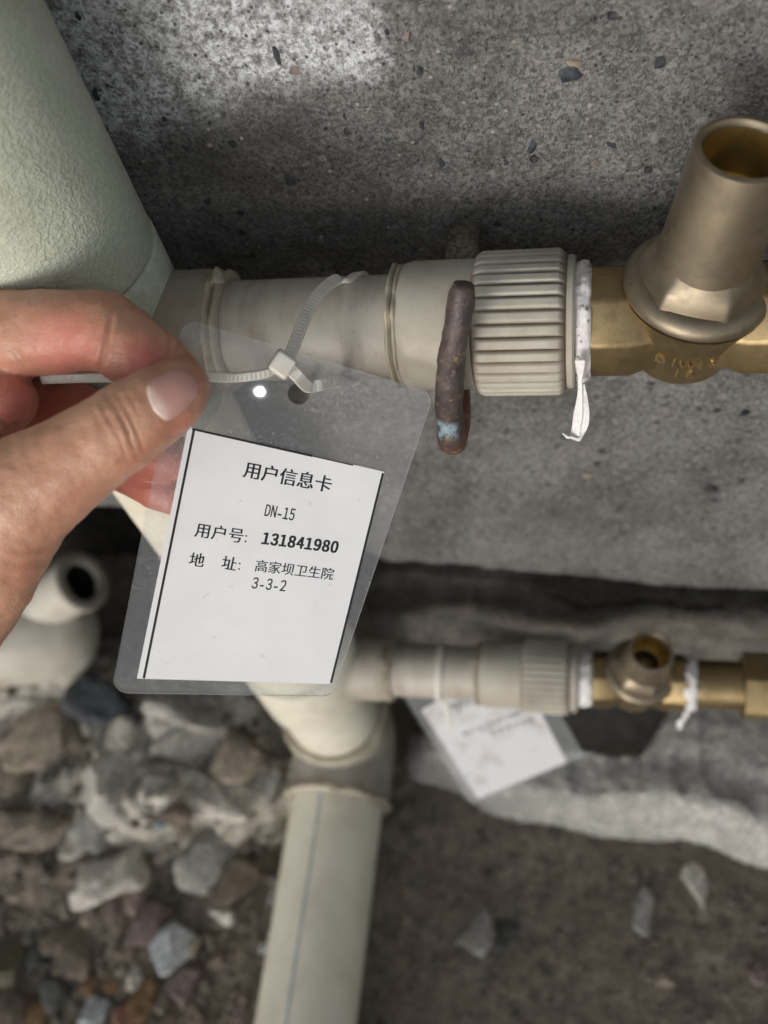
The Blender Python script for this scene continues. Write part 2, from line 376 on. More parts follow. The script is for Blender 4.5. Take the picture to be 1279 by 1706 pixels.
def hull(pts):
    bm = bmesh.new()
    for p in pts: bm.verts.new(p)
    r = bmesh.ops.convex_hull(bm, input=bm.verts)
    bmesh.ops.delete(bm, geom=[g for g in r['geom_interior'] if isinstance(g, bmesh.types.BMVert)], context='VERTS')
    bmesh.ops.delete(bm, geom=[v for v in bm.verts if not v.link_faces], context='VERTS')
    bm.verts.index_update()
    V = np.array([v.co[:] for v in bm.verts]); Fc = [[v.index for v in f.verts] for f in bm.faces]; bm.free(); return V, Fc
def rockpts(seed, n=16, box=.55):
    r = np.random.RandomState(seed); p = r.normal(size=(n, 3)); p /= np.linalg.norm(p, axis=1)[:, None]
    p = np.sign(p)*np.abs(p)**box; p *= r.uniform(.75, 1.05, (n, 1)); return p/np.abs(p).max(0)
def crag(pts, seed, size):
    V, Fc = hull(pts); bm = bmesh.new(); vs = [bm.verts.new(v) for v in V]
    for f in Fc: bm.faces.new([vs[i] for i in f])
    bmesh.ops.subdivide_edges(bm, edges=bm.edges, cuts=2, use_grid_fill=True)
    bmesh.ops.triangulate(bm, faces=bm.faces)
    for _ in range(1): bmesh.ops.smooth_vert(bm, verts=bm.verts, factor=.25, use_axis_x=True, use_axis_y=True, use_axis_z=True)
    bm.normal_update(); bm.verts.index_update()
    V = np.array([v.co[:] for v in bm.verts]); N_ = np.array([v.normal[:] for v in bm.verts]); Fc = [[v.index for v in f.verts] for f in bm.faces]; bm.free()
    return V+N_*(NZ.fbm(V/size*2.2+seed*.37, 4)*size*.12)[:, None], Fc
def grid(xs, ys, fn):
    """heightfield-like sheet: fn(X, Y) -> (n,3) points"""
    Xg, Yg = np.meshgrid(xs, ys); V = fn(Xg.ravel(), Yg.ravel()); nx = len(xs); Fc = []
    idx = np.arange(len(xs)*len(ys)).reshape(len(ys), nx)
    Fc = np.stack([idx[:-1, :-1], idx[:-1, 1:], idx[1:, 1:], idx[1:, :-1]], -1).reshape(-1, 4)
    return V, Fc

# ------------------------------------------------------------------ the setting: dirt, wall, footing
def gh(x, y):                                # ground height (mm) at x, y (mm)
    p = np.stack([x*.012, y*.012, x*0], -1)
    h = 5*NZ.fbm(p, 5)-3
    tr = sst(-78, -52, x)*(1-sst(24, 44, x))*sst(166, 177, y+4*NZ.v(p*3))*(1-sst(206, 215, y))
    h = h-46*tr
    hp = np.exp(-(((x+300)/85)**2+((y-150)/70)**2)); h = h+26*hp*(1+.5*NZ.fbm(p*3+9, 3))
    pp = np.exp(-((x+132.5)/30)**2)*(1-sst(150, 190, y)); h = h-4*pp
    return h
def axis_samples(lo, a, b, hi, fine, k):
    mid = np.arange(a, b+fine, fine); g = lambda n, L: L*(np.arange(1, n+1)/n)**2.2
    return np.concatenate([(a-g(k, a-lo))[::-1], mid, mid[-1]+g(k, hi-mid[-1])])
xs = axis_samples(-3000, -380, 150, 3000, 2.2, 24); ys = axis_samples(-3000, -30, 330, 460, 2.2, 24)
V, Fc = grid(xs, ys, lambda x, y: np.stack([x, y, gh(x, y)], -1)*S)
tag(obj('ground', V, Fc, 'dirt'), kind='structure')

def slab_bottom(x):
    b = np.interp(x, [-2000, -150, -118, -90, -40, 40, 120, 2000], [205, 205, 190, 166, 158, 147, 141, 141])
    return b+2.2*NZ.fbm(np.stack([x*.03, x*0+4, x*0], -1), 4)
def wall_pt(x, t):                           # t 0..1 face from bottom edge to top, rounded lower arris
    zb = slab_bottom(x); z = zb+t
    p = np.stack([x*.02, z*.02, x*0+2], -1)
    y = WALLY+.9*NZ.fbm(p, 4)+.45*NZ.fbm(p*9, 3)+2.5*np.exp(-t/3.)
    return np.stack([x, y, z], -1)*S
xs = axis_samples(-2000, -175, 110, 2000, 1.1, 20)
ts = np.concatenate([np.arange(0, 320, 1.25), 320+780*(np.arange(1, 13)/12)**2])
Vw, Fw = grid(xs, ts, lambda x, t: wall_pt(x, t)); nx = len(xs)
# close the slab: underside and top going back 260 mm
nb = len(Vw); back_b = Vw[:nx].copy(); back_b[:, 1] = .463; back_t = Vw[-nx:].copy(); back_t[:, 1] = .463
Vw = np.concatenate([Vw, back_b, back_t]); ex = []
for j in range(nx-1):
    ex.append((j+1, j, nb+j, nb+j+1)); ex.append((nb-nx+j, nb-nx+j+1, nb+nx+j+1, nb+nx+j)); ex.append((nb+j+1, nb+j, nb+nx+j, nb+nx+j+1))
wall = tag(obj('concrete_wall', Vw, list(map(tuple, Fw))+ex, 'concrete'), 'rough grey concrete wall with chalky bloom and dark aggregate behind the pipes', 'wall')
chips = [(462, 95, 9, 13, 'dark'), (641, 226, 14, 10, 'blue'), (484, 300, 15, 11, 'dark'), (737, 270, 11, 8, 'blue'), (948, 123, 22, 12, 'blue'),
         (958, 103, 16, 6, 'tan'), (885, 243, 9, 11, 'blue'), (1021, 239, 11, 8, 'dark'), (1258, 122, 10, 8, 'dark'), (699, 119, 7, 7, 'dark'),
         (1098, 103, 11, 8, 'dark'), (645, 52, 7, 5, 'dark'), (677, 55, 10, 9, 'pink'), (704, 210, 5, 8, 'dark'), (790, 244, 6, 6, 'dark'),
         (160, 158, 6, 9, 'dark'), (130, 24, 6, 7, 'blue'), (495, 125, 14, 12, 'pink'), (843, 270, 6, 6, 'dark'), (994, 273, 8, 6, 'pink'),
         (1190, 175, 8, 14, 'dark'), (575, 195, 6, 8, 'dark'), (598, 226, 8, 6, 'dark'), (350, 240, 5, 3, 'tan'), (278, 395, 7, 12, 'dark'),
         (1186, 815, 14, 7, 'dark'), (1189, 834, 8, 4, 'dark'), (912, 807, 6, 5, 'dark'), (1236, 800, 6, 5, 'dark'), (978, 791, 9, 5, 'tan'),
         (1098, 851, 9, 4, 'dark'), (995, 774, 7, 5, 'dark'), (1002, 752, 6, 4, 'dark'), (787, 912, 6, 6, 'tan'), (1240, 690, 9, 6, 'blue')]
for i, (px, py, a, b, k) in enumerate(chips):
    c = RAY(px, py, 1, WALLY+.45); mm = F/PROJ(c)[2]
    p = rockpts(100+i, 14, .8); p = np.stack([p[:, 0]*a/mm, p[:, 1]*.7, p[:, 2]*b/mm/.62], -1)*S+c
    V, Fc = hull(p); o = obj('aggregate_stone', V, Fc, 'chip_'+k, wall, None, 40)

def foot_pt(x, t):                           # t < 90 face (bottom to top edge), then back over the top
    top = 121+5*NZ.fbm(np.stack([x*.02, x*0, x*0+8], -1), 3)+np.interp(x, [-95, 120], [2, -14])
    z = np.where(t < 0, top+t, top); back = np.maximum(t, 0)
    p = np.stack([x*.03, z*.03+back*.03, x*0+5], -1)
    y = 211+back+4.5*NZ.fbm(p, 4)+6*np.exp(-np.abs(t)/4)*(t <= 0)
    z = z+(back > 0)*1.5*NZ.fbm(p*2, 3)
    return np.stack([x, y, z], -1)*S
xs = axis_samples(-112, -111, 150, 1500, 2.4, 12)[11:]
ts = np.concatenate([np.arange(-200, -100, 12), np.arange(-100, 0, 2.5), np.arange(0, 60, 3), [80, 120, 180, 252]])
V, Fc = grid(xs, ts, foot_pt)
n0 = len(xs); sidev = V[::n0].copy(); side2 = sidev.copy(); side2[:, 1] = .463
kk = len(V); V = np.concatenate([V, side2]); ef = [(i*n0, (i+1)*n0, kk+i+1, kk+i) for i in range(len(ts)-1)]
tag(obj('footing', V, list(map(tuple, Fc))+ef, 'footing'), 'rough dusty concrete footing under the joint of the wall', 'footing')
# added near-black sheet painting in the shade of the joint and hollow
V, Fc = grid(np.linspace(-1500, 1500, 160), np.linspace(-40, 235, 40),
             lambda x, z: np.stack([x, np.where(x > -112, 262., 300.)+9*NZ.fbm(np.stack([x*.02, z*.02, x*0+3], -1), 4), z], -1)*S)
tag(obj('shade_backing', V, Fc, 'recess_shade'), kind='structure')

# mortar bed along the footing
def mound(x, y):
    p = np.stack([x*.018, y*.018, x*0+6], -1)
    fr = np.interp(x, [-105, -60, 5, 90, 300], [152, 143, 133, 127, 124])+4.5*NZ.fbm(p*1.2, 4)
    bk = np.interp(x, [-105, -60, -20, 24, 42, 300], [182, 179, 176, 176, 206, 213])+4*NZ.fbm(p+3, 3)
    e = np.minimum(sst(0, 16, y-fr), sst(0, 7, bk-y))*sst(-108, -80, x)
    h = 26*e+3.0*NZ.fbm(p*1.6, 4)*e+2.6*np.round(NZ.v(p*1.7+5)*2)*e-10*(1-sst(0., .1, e))
    return np.stack([x, y, h], -1)*S
V, Fc = grid(np.arange(-112, 330, 1.8), np.arange(112, 222, 1.8), mound)
tag(obj('mortar_bed', V, Fc, 'mortar', base=(.1, .15, 0)), 'pale lumpy bed of old mortar running along the wall foot', 'mortar')

def heap(x, y):
    p = np.stack([x*.016, y*.016, x*0+16], -1)
    e = np.clip(1.25-np.hypot((x+278)/112, (y-168)/66)-.30*NZ.fbm(p*1.5, 3), 0, 1); e = sst(0, .55, e)
    st = NZ.v(p*1.9+3)*3; brk = (np.floor(st)+sst(.0, .28, st-np.floor(st)))          # broken slabs lying over each other
    h = e*(21+6.5*brk+4.5*NZ.fbm(p*2.2, 4))+2.0*NZ.fbm(p*7, 3)*e-9*(1-sst(0, .12, e))
    return np.stack([x, y, h], -1)*S
V, Fc = grid(np.arange(-420, -152, 1.7), np.arange(85, 262, 1.7), heap)
tag(obj('mortar_heap', V, Fc, 'heap', base=(-.28, .16, 0)), 'dusty beige heap of broken mortar below the white pipe fitting', 'mortar')

# ------------------------------------------------------------------ pipework
RX, RY, RR = -132.5, 172.0, 24.2             # riser axis and radius (mm)
Z1, Z2, ZG = CAMZ*1000-187.0, CAMZ*1000-420.0, 24.0
B1Y, B2Y = 170.0, 172.0
LEAN = math.tan(math.radians(9))
def mm(*a): return np.array(a)*S
riser = thing('water_riser', 'pale green plastic water riser turning into a ground pipe at its foot', 'pipe', mm(RX, RY, 0))
def rp(z0, z1, name, mat, r=RR, ch=1.0):
    V, Fc = lathe([(0, r-ch), (ch*.4, r-.2), (ch, r), (z1-z0-ch, r), (z1-z0-ch*.4, r-.2), (z1-z0, r-ch)], mm(RX, RY, z0), (0, 0, 1), 96)
    return obj(name, V, Fc, mat, riser, None, 40)
rp(Z1+26, 1100, 'upper_pipe', 'riser_green')
# upper tee: body with the stub for the branch
tee = rp(Z1-30, Z1+25.5, 'upper_tee', 'riser_green', RR+.35, .8)
XW1 = -97.0
V, Fc = lathe([(0, 16.4), (XW1-RX-3, 16.4), (XW1-RX-.8, 15.9), (XW1-RX, 15)], mm(RX, B1Y, Z1), (1, 0, 0), 72)
obj('branch_stub', V, Fc, 'tee_plastic', riser, None, 40)
rp(Z2+24, Z1-31, 'middle_pipe', 'riser_pale')
rp(Z2-22, Z2+23, 'lower_tee', 'riser_pale', RR+2.2, 1.6)
V, Fc = crag(rockpts(77, 18, 1.)*np.array([2.0, 3.2, 2.0])*S, 3, .003); obj('weld_blob', V+mm(XW1+2, B1Y+5, Z1+15.5), Fc, 'bead', riser)
XW2 = -93.0
V, Fc = lathe([(0, 14.8), (XW2-RX-3, 14.8), (XW2-RX-.8, 14.4), (XW2-RX, 13.6)], mm(RX, B2Y, Z2), (1, 0, 0), 64)
obj('branch_stub', V, Fc, 'elbow', riser, None, 40)
rp(ZG+30, Z2-23, 'lower_pipe', 'riser_pale')
V, Fc = bead(mm(RX, RY, ZG+33), (0, 0, 1), RR+1, 2.6, 3.2, 1.3); obj('weld_bead', V, Fc, 'bead', riser)
# elbow at the foot: vertical socket, quarter bend, horizontal socket
pts = [mm(RX, RY, ZG+33), mm(RX, RY, ZG+22)]+[mm(RX, RY-12+12*math.cos(a), ZG+12-12*math.sin(a)) for a in np.linspace(.1, math.pi/2-.1, 9)]+[mm(RX, RY-22, ZG), mm(RX, RY-36, ZG)]
V, Fc = sweep(pts, RR+3.2, 72); obj('elbow', V, Fc, 'elbow', riser, None, 40)
V, Fc = bead(mm(RX, RY-37, ZG), (0, 1, 0), RR+1.2, 2.4, 3.4, 5.1); obj('weld_bead', V, Fc, 'bead', riser)
V, Fc = lathe([(0, RR-.6), (.6, RR), (420, RR)], mm(RX, RY-37, ZG), (0, -1, 0), 96); gp = obj('ground_pipe', V, Fc, 'riser_pale', riser, None, 40)
a0 = math.radians(97); st = [(RX+(RR+.12)*math.cos(a0+da)*1, ZG+(RR+.12)*math.sin(a0+da)) for da in (-.026, 0, .026)]
V = []; Fc = []
for i, y in enumerate((RY-39.5, RY-200, RY-455)):
    for (x, z) in st: V.append(mm(x, y, z))
for i in range(2):
    for j in range(2): Fc.append((i*3+j, i*3+j+1, i*3+4+j, i*3+3+j))
o = obj('stripe', V, Fc, 'stripe', gp)

def nut_rf(nr, depth):
    def rf(th, t, r):
        c = np.abs(np.cos(th*nr/2))
        return r-depth*(1-np.clip(c*1.5, 0, 1)**.75)*(1 if 1.8 < t < 20.8 else .12)
    return rf
def branch(y, z, xw, xlip, xcp, xnut, xend, xflange, k, lbl, grp, zoff):
    th = thing('branch_pipe', lbl, 'pipe', mm(xcp, y, z), grp)
    r = 13.1*k
    V, Fc = lathe([(0, r), (xlip-xw+2, r)], mm(xw-2, y, z), (1, 0, 0), 72); obj('pipe', V, Fc, 'pipe_plastic', th, None, 40)
    V, Fc = bead(mm(xw+1.2, y, z), (1, 0, 0), r, 2.3*k, 2.8*k, 2.2+y, double=True); obj('weld_bead', V, Fc, 'bead', th)
    rc = 16.2*k; L = xnut-xcp
    V, Fc = lathe([(-.5, r), (0, rc-1.6), (1.2, rc-.5), (3, rc), (L+1, rc)], mm(xcp, y, z), (1, 0, 0), 80); obj('coupling', V, Fc, 'nut_plastic', th, None, 40)
    V, Fc = bead(mm(xlip+1.2, y, z), (1, 0, 0), r+.6*k, 1.5*k, 2.1*k, 8.8+y, double=True); obj('weld_bead', V, Fc, 'bead', th)
    rn = 17.9*k; Ln = xend-xnut
    prof = [(-.01, rc-.5), (0, rn-1.6), (.5, rn-.9), (1.0, rn-.5)]+[(q*Ln/22.3, rn) for q in np.linspace(2, 20.5, 8)]+[(Ln-.6, rn-.9), (Ln, rn-1.5), (Ln+.01, rc-1)]
    V, Fc = lathe(prof, mm(xnut, y, z), (1, 0, 0), 448, nut_rf(34, 1.25*k)); nt_ = obj('ribbed_nut', V, Fc, 'rib_plastic', th, None, 50)
    rr = np.hypot(V[:, 1]-y*S, V[:, 2]-z*S)/S; ga = np.clip((rn-rr-.25*k)/(.8*k), 0, 1).astype(np.float32)
    nt_.data.attributes.new('groove', 'FLOAT', 'POINT').data.foreach_set('value', ga)
    V, Fc = lathe([(0, rc-.3), (.3, rc), (xflange-xend-.5, rc), (xflange-xend, rc-.5), (xflange-xend+.01, 8)], mm(xend, y, z), (1, 0, 0), 80); obj('end_ring', V, Fc, 'nut_plastic', th, None, 40)
    return th
k1 = 1.047
xb1 = {p: (RAY(p, 545, 1, B1Y)[0])*1000 for p in (655, 661, 674, 690, 795, 945, 959, 983, 1050, 1140, 1279)}
branch(B1Y, Z1, XW1, xb1[661], xb1[674], xb1[795], xb1[945], xb1[959], 1.0, 'grime-streaked beige branch pipe with the large ribbed nut under the cable tie', None, 0)
xb2 = {p: (RAY(p, 1122, 1, B2Y)[0])*1000 for p in (650, 735, 795, 800, 870, 950, 962, 985, 1060, 1150, 1160, 1240, 1279)}
branch(B2Y, Z2, XW2, xb2[795], xb2[800], xb2[870], xb2[950], xb2[962], .93, 'beige branch pipe with ribbed nut low above the mortar bed', None, 0)

def octo(th, t, r, n=8, ph=math.pi/8, soft=.35):
    q = (th+ph) % (2*math.pi/n)-math.pi/n
    return r*((1-soft)*math.cos(math.pi/n)/np.cos(q)+soft*.97)
def valve(y, z, x0, xc, xr, k, lbl, letters, tilt_x=LEAN, hh=1.12):
    th = thing('brass_valve', lbl, 'valve', mm(xc, y, z-14*k))
    rb = 14.0*k
    rf = lambda a, t, r: octo(a, t, r)
    L = xc-x0
    # left and right octagonal ports, swelling into the body
    V, Fc = lathe([(-4*k, 9*k), (0, 9*k), (.01, rb*.93), (.8, rb), (L-13*k, rb), (L-9.5*k, rb*.90), (L, rb*.86)], mm(x0, y, z), (1, 0, 0), 96, rf, u=(0, 0, 1)); obj('inlet_port', V, Fc, 'raw_brass', th, None, 35)
    L = xr-xc
    V, Fc = lathe([(0, rb*.86), (9.5*k, rb*.90), (13*k, rb), (L-.8, rb), (L, rb*.92), (L+.01, 8*k)], mm(xc, y, z), (1, 0, 0), 96, rf, u=(0, 0, 1)); obj('outlet_port', V, Fc, 'raw_brass', th, None, 35)
    ax = np.array([tilt_x, 0, 1.]); ax /= np.linalg.norm(ax)
    p0 = mm(xc, y, z)
    # round body flaring up to the flange
    V, Fc = lathe([(-13.2*k, 7*k), (-12.4*k, 10*k), (-9*k, 12.6*k), (0, 13.6*k), (4*k, 14.4*k), (7.5*k, 15.6*k), (10*k, 16.7*k), (10.1*k, 5*k)], p0, ax, 96); body = obj('body', V, Fc, 'raw_brass', th, None, 35)
    p0 = p0-ax*6.5*k*S
    V, Fc = lathe([(16.7*k, 8*k), (16.7*k, 16.2*k), (17.4*k, 16.9*k), (18.6*k, 17.0*k), (19.8*k, 16.4*k), (20.8*k, 15.4*k), (21.4*k, 14.2*k), (21.6*k, 8*k)], p0, ax, 96, close=True); obj('flange', V, Fc, 'tube_brass', th, None, 35)
    hexf = lambda a, t, r: octo(a, t, r, 6, math.radians(10), .3+.5*(t > 26*k))
    V, Fc = lathe([(20.8*k, 9*k), (20.8*k, 15.2*k), (21.8*k, 14.9*k), (24.2*k, 14.5*k), (25.6*k, 13.7*k), (27.0*k, 12.5*k), (28.6*k, 11.5*k), (29.5*k, 9*k)], p0, ax, 120, hexf, close=True); obj('hex_collar', V, Fc, 'tube_brass', th, None, 35)
    T = (27+26*hh)*k
    prof = [(26*k, 11.6*k), (29*k, 11.3*k), (36*k, 10.85*k), (T-1, 10.3*k), (T-.3, 10.2*k), (T, 9.7*k), (T, 8.9*k), (T-.5, 8.5*k), (T-2, 8.3*k), (T-14*k, 8.3*k), (T-14.1*k, 6.4*k), (T-15.5*k, 6.2*k), (T-18*k, 6.2*k)]
    V, Fc = lathe(prof, p0, ax, 96, caps=False); tube = obj('stem_tube', V, Fc, 'tube_brass', th, None, 35)
    V, Fc = lathe([(T-13.9*k, 8.1*k), (T-13.6*k, 7.3*k), (T-13.9*k, 6.5*k), (T-14.2*k, 7*k)], p0, ax, 72, close=True); obj('inner_ring', V, Fc, 'bright_brass', tube)
    V, Fc = lathe([(T-1.6, 8.22*k), (T-13.5*k, 8.22*k)], p0, ax, 96, caps=False); obj('bore', V, Fc, 'bright_brass', tube)
    V, Fc = lathe([(T-18*k, 6.4*k), (T-17.5*k, 6.3*k), (T-17*k, .1)], p0, ax, 48); obj('plug', V, Fc, 'tube_brass', tube)
    return th, body
v1, body1 = valve(B1Y, Z1, xb1[983]-.6, xb1[1140], 52.0, 1.0, 'large open brass valve with raised letters on the ribbed upper pipe', True)
v2, body2 = valve(B2Y, Z2, xb2[985], xb2[1060], xb2[1160]-2, .90, 'brass valve low over the dark hollow with tape wound on both ends', False, hh=.62)
# nipple and hex union right of the lower valve
V, Fc = lathe([(-2, 10.4), (28, 10.4)], mm(xb2[1160], B2Y, Z2), (1, 0, 0), 48); obj('nipple', V, Fc, 'raw_brass', v2, None, 35)
V, Fc = lathe([(0, 12), (.6, 15.5), (16, 15.5), (17, 13)], mm(xb2[1240], B2Y, Z2), (1, 0, 0), 72, lambda a, t, r: octo(a, t, r, 6, .3, .15)); obj('union_nut', V, Fc, 'raw_brass', v2, None, 30)
V, Fc = lathe([(0, 10.4), (90, 10.4)], mm(xb2[1240]+16, B2Y, Z2), (1, 0, 0), 48); obj('outlet_pipe', V, Fc, 'raw_brass', v2, None, 35)

# PTFE tape wound on threads
def tape(x0, x1, y, z, r, label, strip=None, seed=0):
    th = thing('thread_tape', label, 'tape', mm((x0+x1)/2, y, z-r))
    def rf(a, t, rr): return rr+.7*NZ.fbm(np.stack([np.cos(a)*5+seed, np.sin(a)*5, a*0+t*1.5], -1), 4)*(rr > r-1)
    L = x1-x0
    V, Fc = lathe([(0, r-4), (0, r-.4), (L*.2, r), (L*.5, r+.3), (L*.8, r+.1), (L, r-.5), (L, r-4)], mm(x0, y, z), (1, 0, 0), 160, rf, close=True)
    obj('winding', V, Fc, 'tape_dirty', th)
    return th
tp1 = tape(xb1[959]-.4, xb1[983]+.3, B1Y, Z1, 14.1, 'dirty white thread tape with a loose hanging end beside the large ribbed nut', seed=1)
zb = Z1-12
def tapestrip(pts, wid, side, parent, name='loose_end'):
    P_ = catmull(pts, 10); sd = catmull(side, 10)
    wd = np.interp(np.linspace(0, 1, len(P_)), np.linspace(0, 1, len(wid)), wid)
    return ribbon(name, P_, sd, wd, .25, 'tape', parent)
dT = 250.
tapestrip([W(966, 600, 230), W(966, 632, 236), W(966, 660, 240), W(963, 690, 243), W(959, 716, 245), W(957, 729, 246)], [2.4, 1.1, 1.5, 2.4, 2.1, 2.6],
          [(1, 0, 0), (1, -.6, 0), (1, -.8, 0), (1, -.5, 0), (1, -.4, 0), (1, -.2, 0)], tp1)
tapestrip([W(961, 732, 246), W(952, 729, 245.5), W(945, 728, 245), W(937, 722, 244.2)], [2.2, 1.5, 1.3, .3], [(0, -.3, 1)]*4, tp1)
tapestrip([W(970, 640, 238), W(973, 670, 241), W(974, 700, 243.5), W(966, 722, 245.5), W(962, 735, 246)], [1.2, 1.9, 2.4, 2.2, 1.0], [(1, -.5, .1), (1, .3, 0), (1, -.6, 0), (1, .5, .1), (1, .2, 0)], tp1, 'loose_flap')
V, Fc = hull(rockpts(5, 12)*.0009+W(984, 563, 233)); obj('tape_crumb', V, Fc, 'tape_dirty', tp1, None, 40)
tape(xb2[962]-.3, xb2[985]+.5, B2Y, Z2, 11.9, 'white thread tape between the small ribbed nut and its brass valve', seed=4)
tp3 = tape(xb2[1150]-3.0, xb2[1160]+.5, B2Y, Z2, 11.9, 'white thread tape with a hanging tail on the far end of the low brass valve', seed=6)
tapestrip([mm(xb2[1160]-3, B2Y-11, Z2-6), mm(xb2[1160]-3, B2Y-10, Z2-16), mm(xb2[1160]-4.5, B2Y-9, Z2-26), mm(xb2[1160]-3.5, B2Y-9, Z2-34)], [2.5, 3.6, 2.6, 1.2], [(1, 0, 0), (1, .5, 0), (1, -.3, 0), (1, 0, 0)], tp3)

# rusty hook under the coupling, shank driven into the wall
hx = RAY(744, 700, 1, 148)[0]*1000
hook_base = mm(hx, WALLY, Z1-21-17)
pth = [mm(hx-1, WALLY+6, Z1-23), mm(hx-1, 180, Z1-23), mm(hx, 160, Z1-24.5), mm(hx, 151.5, Z1-23.5), mm(hx+.3, 148.2, Z1-17), mm(hx+1.0, 148.0, Z1-7), mm(hx+2.8, 149.0, Z1+6), mm(hx+5.2, 151.6, Z1+18), mm(hx+7.6, 156.5, Z1+28)]
P_ = catmull(pth, 12); rr = np.interp(np.linspace(0, 1, len(P_)), [0, .5, .62, .8, .97, 1], [3.4, 3.5, 3.5, 3.3, 2.9, 2.2])
P_ = P_+.25*S*np.stack([NZ.v(P_*220), NZ.v(P_*220+5), NZ.v(P_*220+11)], -1)
rr = rr*(1+.07*NZ.fbm(P_*160+4, 3)); V, Fc = sweep(P_, rr, 28); V = V+.22*S*np.stack([NZ.fbm(V*500, 3), NZ.fbm(V*500+7, 3), NZ.fbm(V*500+13, 3)], -1)
tag(obj('pipe_hook', V, Fc, 'rust', None, hook_base), 'thick rusty iron hook carrying the upper branch pipe', 'hook')
pg = RAY(772, 415, 1, 196)
V, Fc = hull(np.array([(sx*4.0, sy, sz*3.2) for sx in (-1, -.8, .8, 1) for sy in (-9, 12) for sz in (-1, .9, 1)])*S+pg)
tag(obj('wall_peg', V, Fc, STONE['brown'], None, pg), 'brown peg stuck in the wall behind the upper coupling', 'peg')

# raised letters on the valve body
def glyphs(s, bold=0.0, thick=0.0):
    cu = bpy.data.curves.new('t', 'FONT'); cu.body = s; cu.size = 1.0; cu.align_x = 'CENTER'; cu.offset = bold; cu.extrude = thick
    cu.resolution_u = 4
    o = bpy.data.objects.new('t', cu); col.objects.link(o)
    dg = bpy.context.evaluated_depsgraph_get(); me = bpy.data.meshes.new_from_object(o.evaluated_get(dg))
    V = np.array([v.co[:] for v in me.vertices]).reshape(-1, 3); Fc = [list(p.vertices) for p in me.polygons]
    bpy.data.objects.remove(o); bpy.data.curves.remove(cu); bpy.data.meshes.remove(me)
    return V, Fc
def raised(s, ax_ang0, h, t, ch, parent):
    ax = np.array([LEAN, 0, 1.]); ax /= np.linalg.norm(ax); _, u, v = frame(ax)
    fw = np.array([0, -1., 0]); fw -= ax*(fw@ax); fw /= np.linalg.norm(fw); rt = np.cross(fw, ax); rt = -rt if rt[0] < 0 else rt
    VV = []; FF = []; n = len(s)
    for i, c in enumerate(s):
        V, Fc = glyphs(c, .02, .12)
        if not len(V): continue
        V = V*ch; a = (V[:, 0]+(i-(n-1)/2)*ch*.85)/13.6+ax_ang0
        zz = V[:, 1]+t; r = np.interp(zz, [-13, -9, 0, 4, 7.5], [9, 12.6, 13.6, 14.4, 15.6])+np.where(V[:, 2] > 0, .7, -.8)
        p = mm(xb1[1140], B1Y, Z1)+(ax[None]*zz[:, None]+np.cos(a)[:, None]*r[:, None]*fw+np.sin(a)[:, None]*r[:, None]*rt)*S
        FF += [[q+sum(map(len, VV)) for q in f] for f in Fc]; VV.append(p)
    o = obj('raised_letters', np.concatenate(VV), FF, 'glint_brass', parent, None, 40); return o
raised('DIWIS', .0, 0, -1.8, 3.6, body1); raised('16', .0, 0, -5.4, 3.6, body1)

# ------------------------------------------------------------------ the user card
class Plane:
    def __init__(s, a, b, c):
        s.o = a; s.ex = (b-a)/np.linalg.norm(b-a); n = np.cross(b-a, c-a); s.n = n/np.linalg.norm(n)
        if s.n @ (O-a) < 0: s.n = -s.n
        s.ey = np.cross(s.n, s.ex)
    def hit(s, px, py):
        d = R @ np.array([(px-CX)/F, (py-CY)/F, 1.0]); return O+d*((s.o-O)@s.n/(d@s.n))
    def uv(s, px, py): p = s.hit(px, py)-s.o; return np.array([p@s.ex, p@s.ey])
    def at(s, uv, h=0.): uv = np.atleast_2d(uv); return s.o+uv[:, :1]*s.ex+uv[:, 1:2]*s.ey+s.n*h
def rounded(c, r, seg=8):
    out = []; n = len(c)
    for i in range(n):
        p, a, b = c[i], c[i-1], c[(i+1) % n]; da = (a-p)/np.linalg.norm(a-p); db = (b-p)/np.linalg.norm(b-p)
        ang = math.acos(np.clip(da@db, -1, 1)); t = r/math.tan(ang/2); bis = (da+db)/np.linalg.norm(da+db); ctr = p+bis*r/math.sin(ang/2)
        s0 = p+da*t-ctr; s1 = p+db*t-ctr; a0 = math.atan2(s0[1], s0[0]); a1 = math.atan2(s1[1], s1[0])
        d = (a1-a0+math.pi) % (2*math.pi)-math.pi
        out += [ctr+r*np.array([math.cos(a0+d*k/seg), math.sin(a0+d*k/seg)]) for k in range(seg+1)]
    return np.array(out)
def curve_fill(loops, thick):
    cu = bpy.data.curves.new('c', 'CURVE'); cu.dimensions = '2D'; cu.fill_mode = 'BOTH'; cu.extrude = thick*1000/2
    for lp in loops:
        sp = cu.splines.new('POLY'); sp.points.add(len(lp)-1); sp.use_cyclic_u = True
        for q, p in zip(sp.points, lp): q.co = (p[0]*1000, p[1]*1000, 0, 1)
    o = bpy.data.objects.new('c', cu); col.objects.link(o)
    dg = bpy.context.evaluated_depsgraph_get(); me = bpy.data.meshes.new_from_object(o.evaluated_get(dg))
    V = np.array([v.co[:] for v in me.vertices])/1000; Fc = [list(p.vertices) for p in me.polygons]
    bpy.data.objects.remove(o); bpy.data.curves.remove(cu); bpy.data.meshes.remove(me)
    return V, Fc
def make_film(pl, corners, r, hole, parent, thick=.00045):
    out = rounded([pl.uv(*c) for c in corners], r); loops = [out]
    if hole is not None:
        hc = pl.uv(hole[0], hole[1]); loops.append(np.array([hc+hole[2]*np.array([math.cos(a), math.sin(a)]) for a in np.linspace(0, 2*math.pi, 40, endpoint=False)]))
    V, Fc = curve_fill(loops, thick)
    P3 = pl.at(V[:, :2])+V[:, 2:3]*pl.n
    o = obj('film', P3, Fc, 'film', parent, None, False); o.data.materials.append(MT['film_edge'])
    for p in o.data.polygons:
        if abs(Vector(pl.n)@p.normal) < .5: p.material_index = 1
    return o
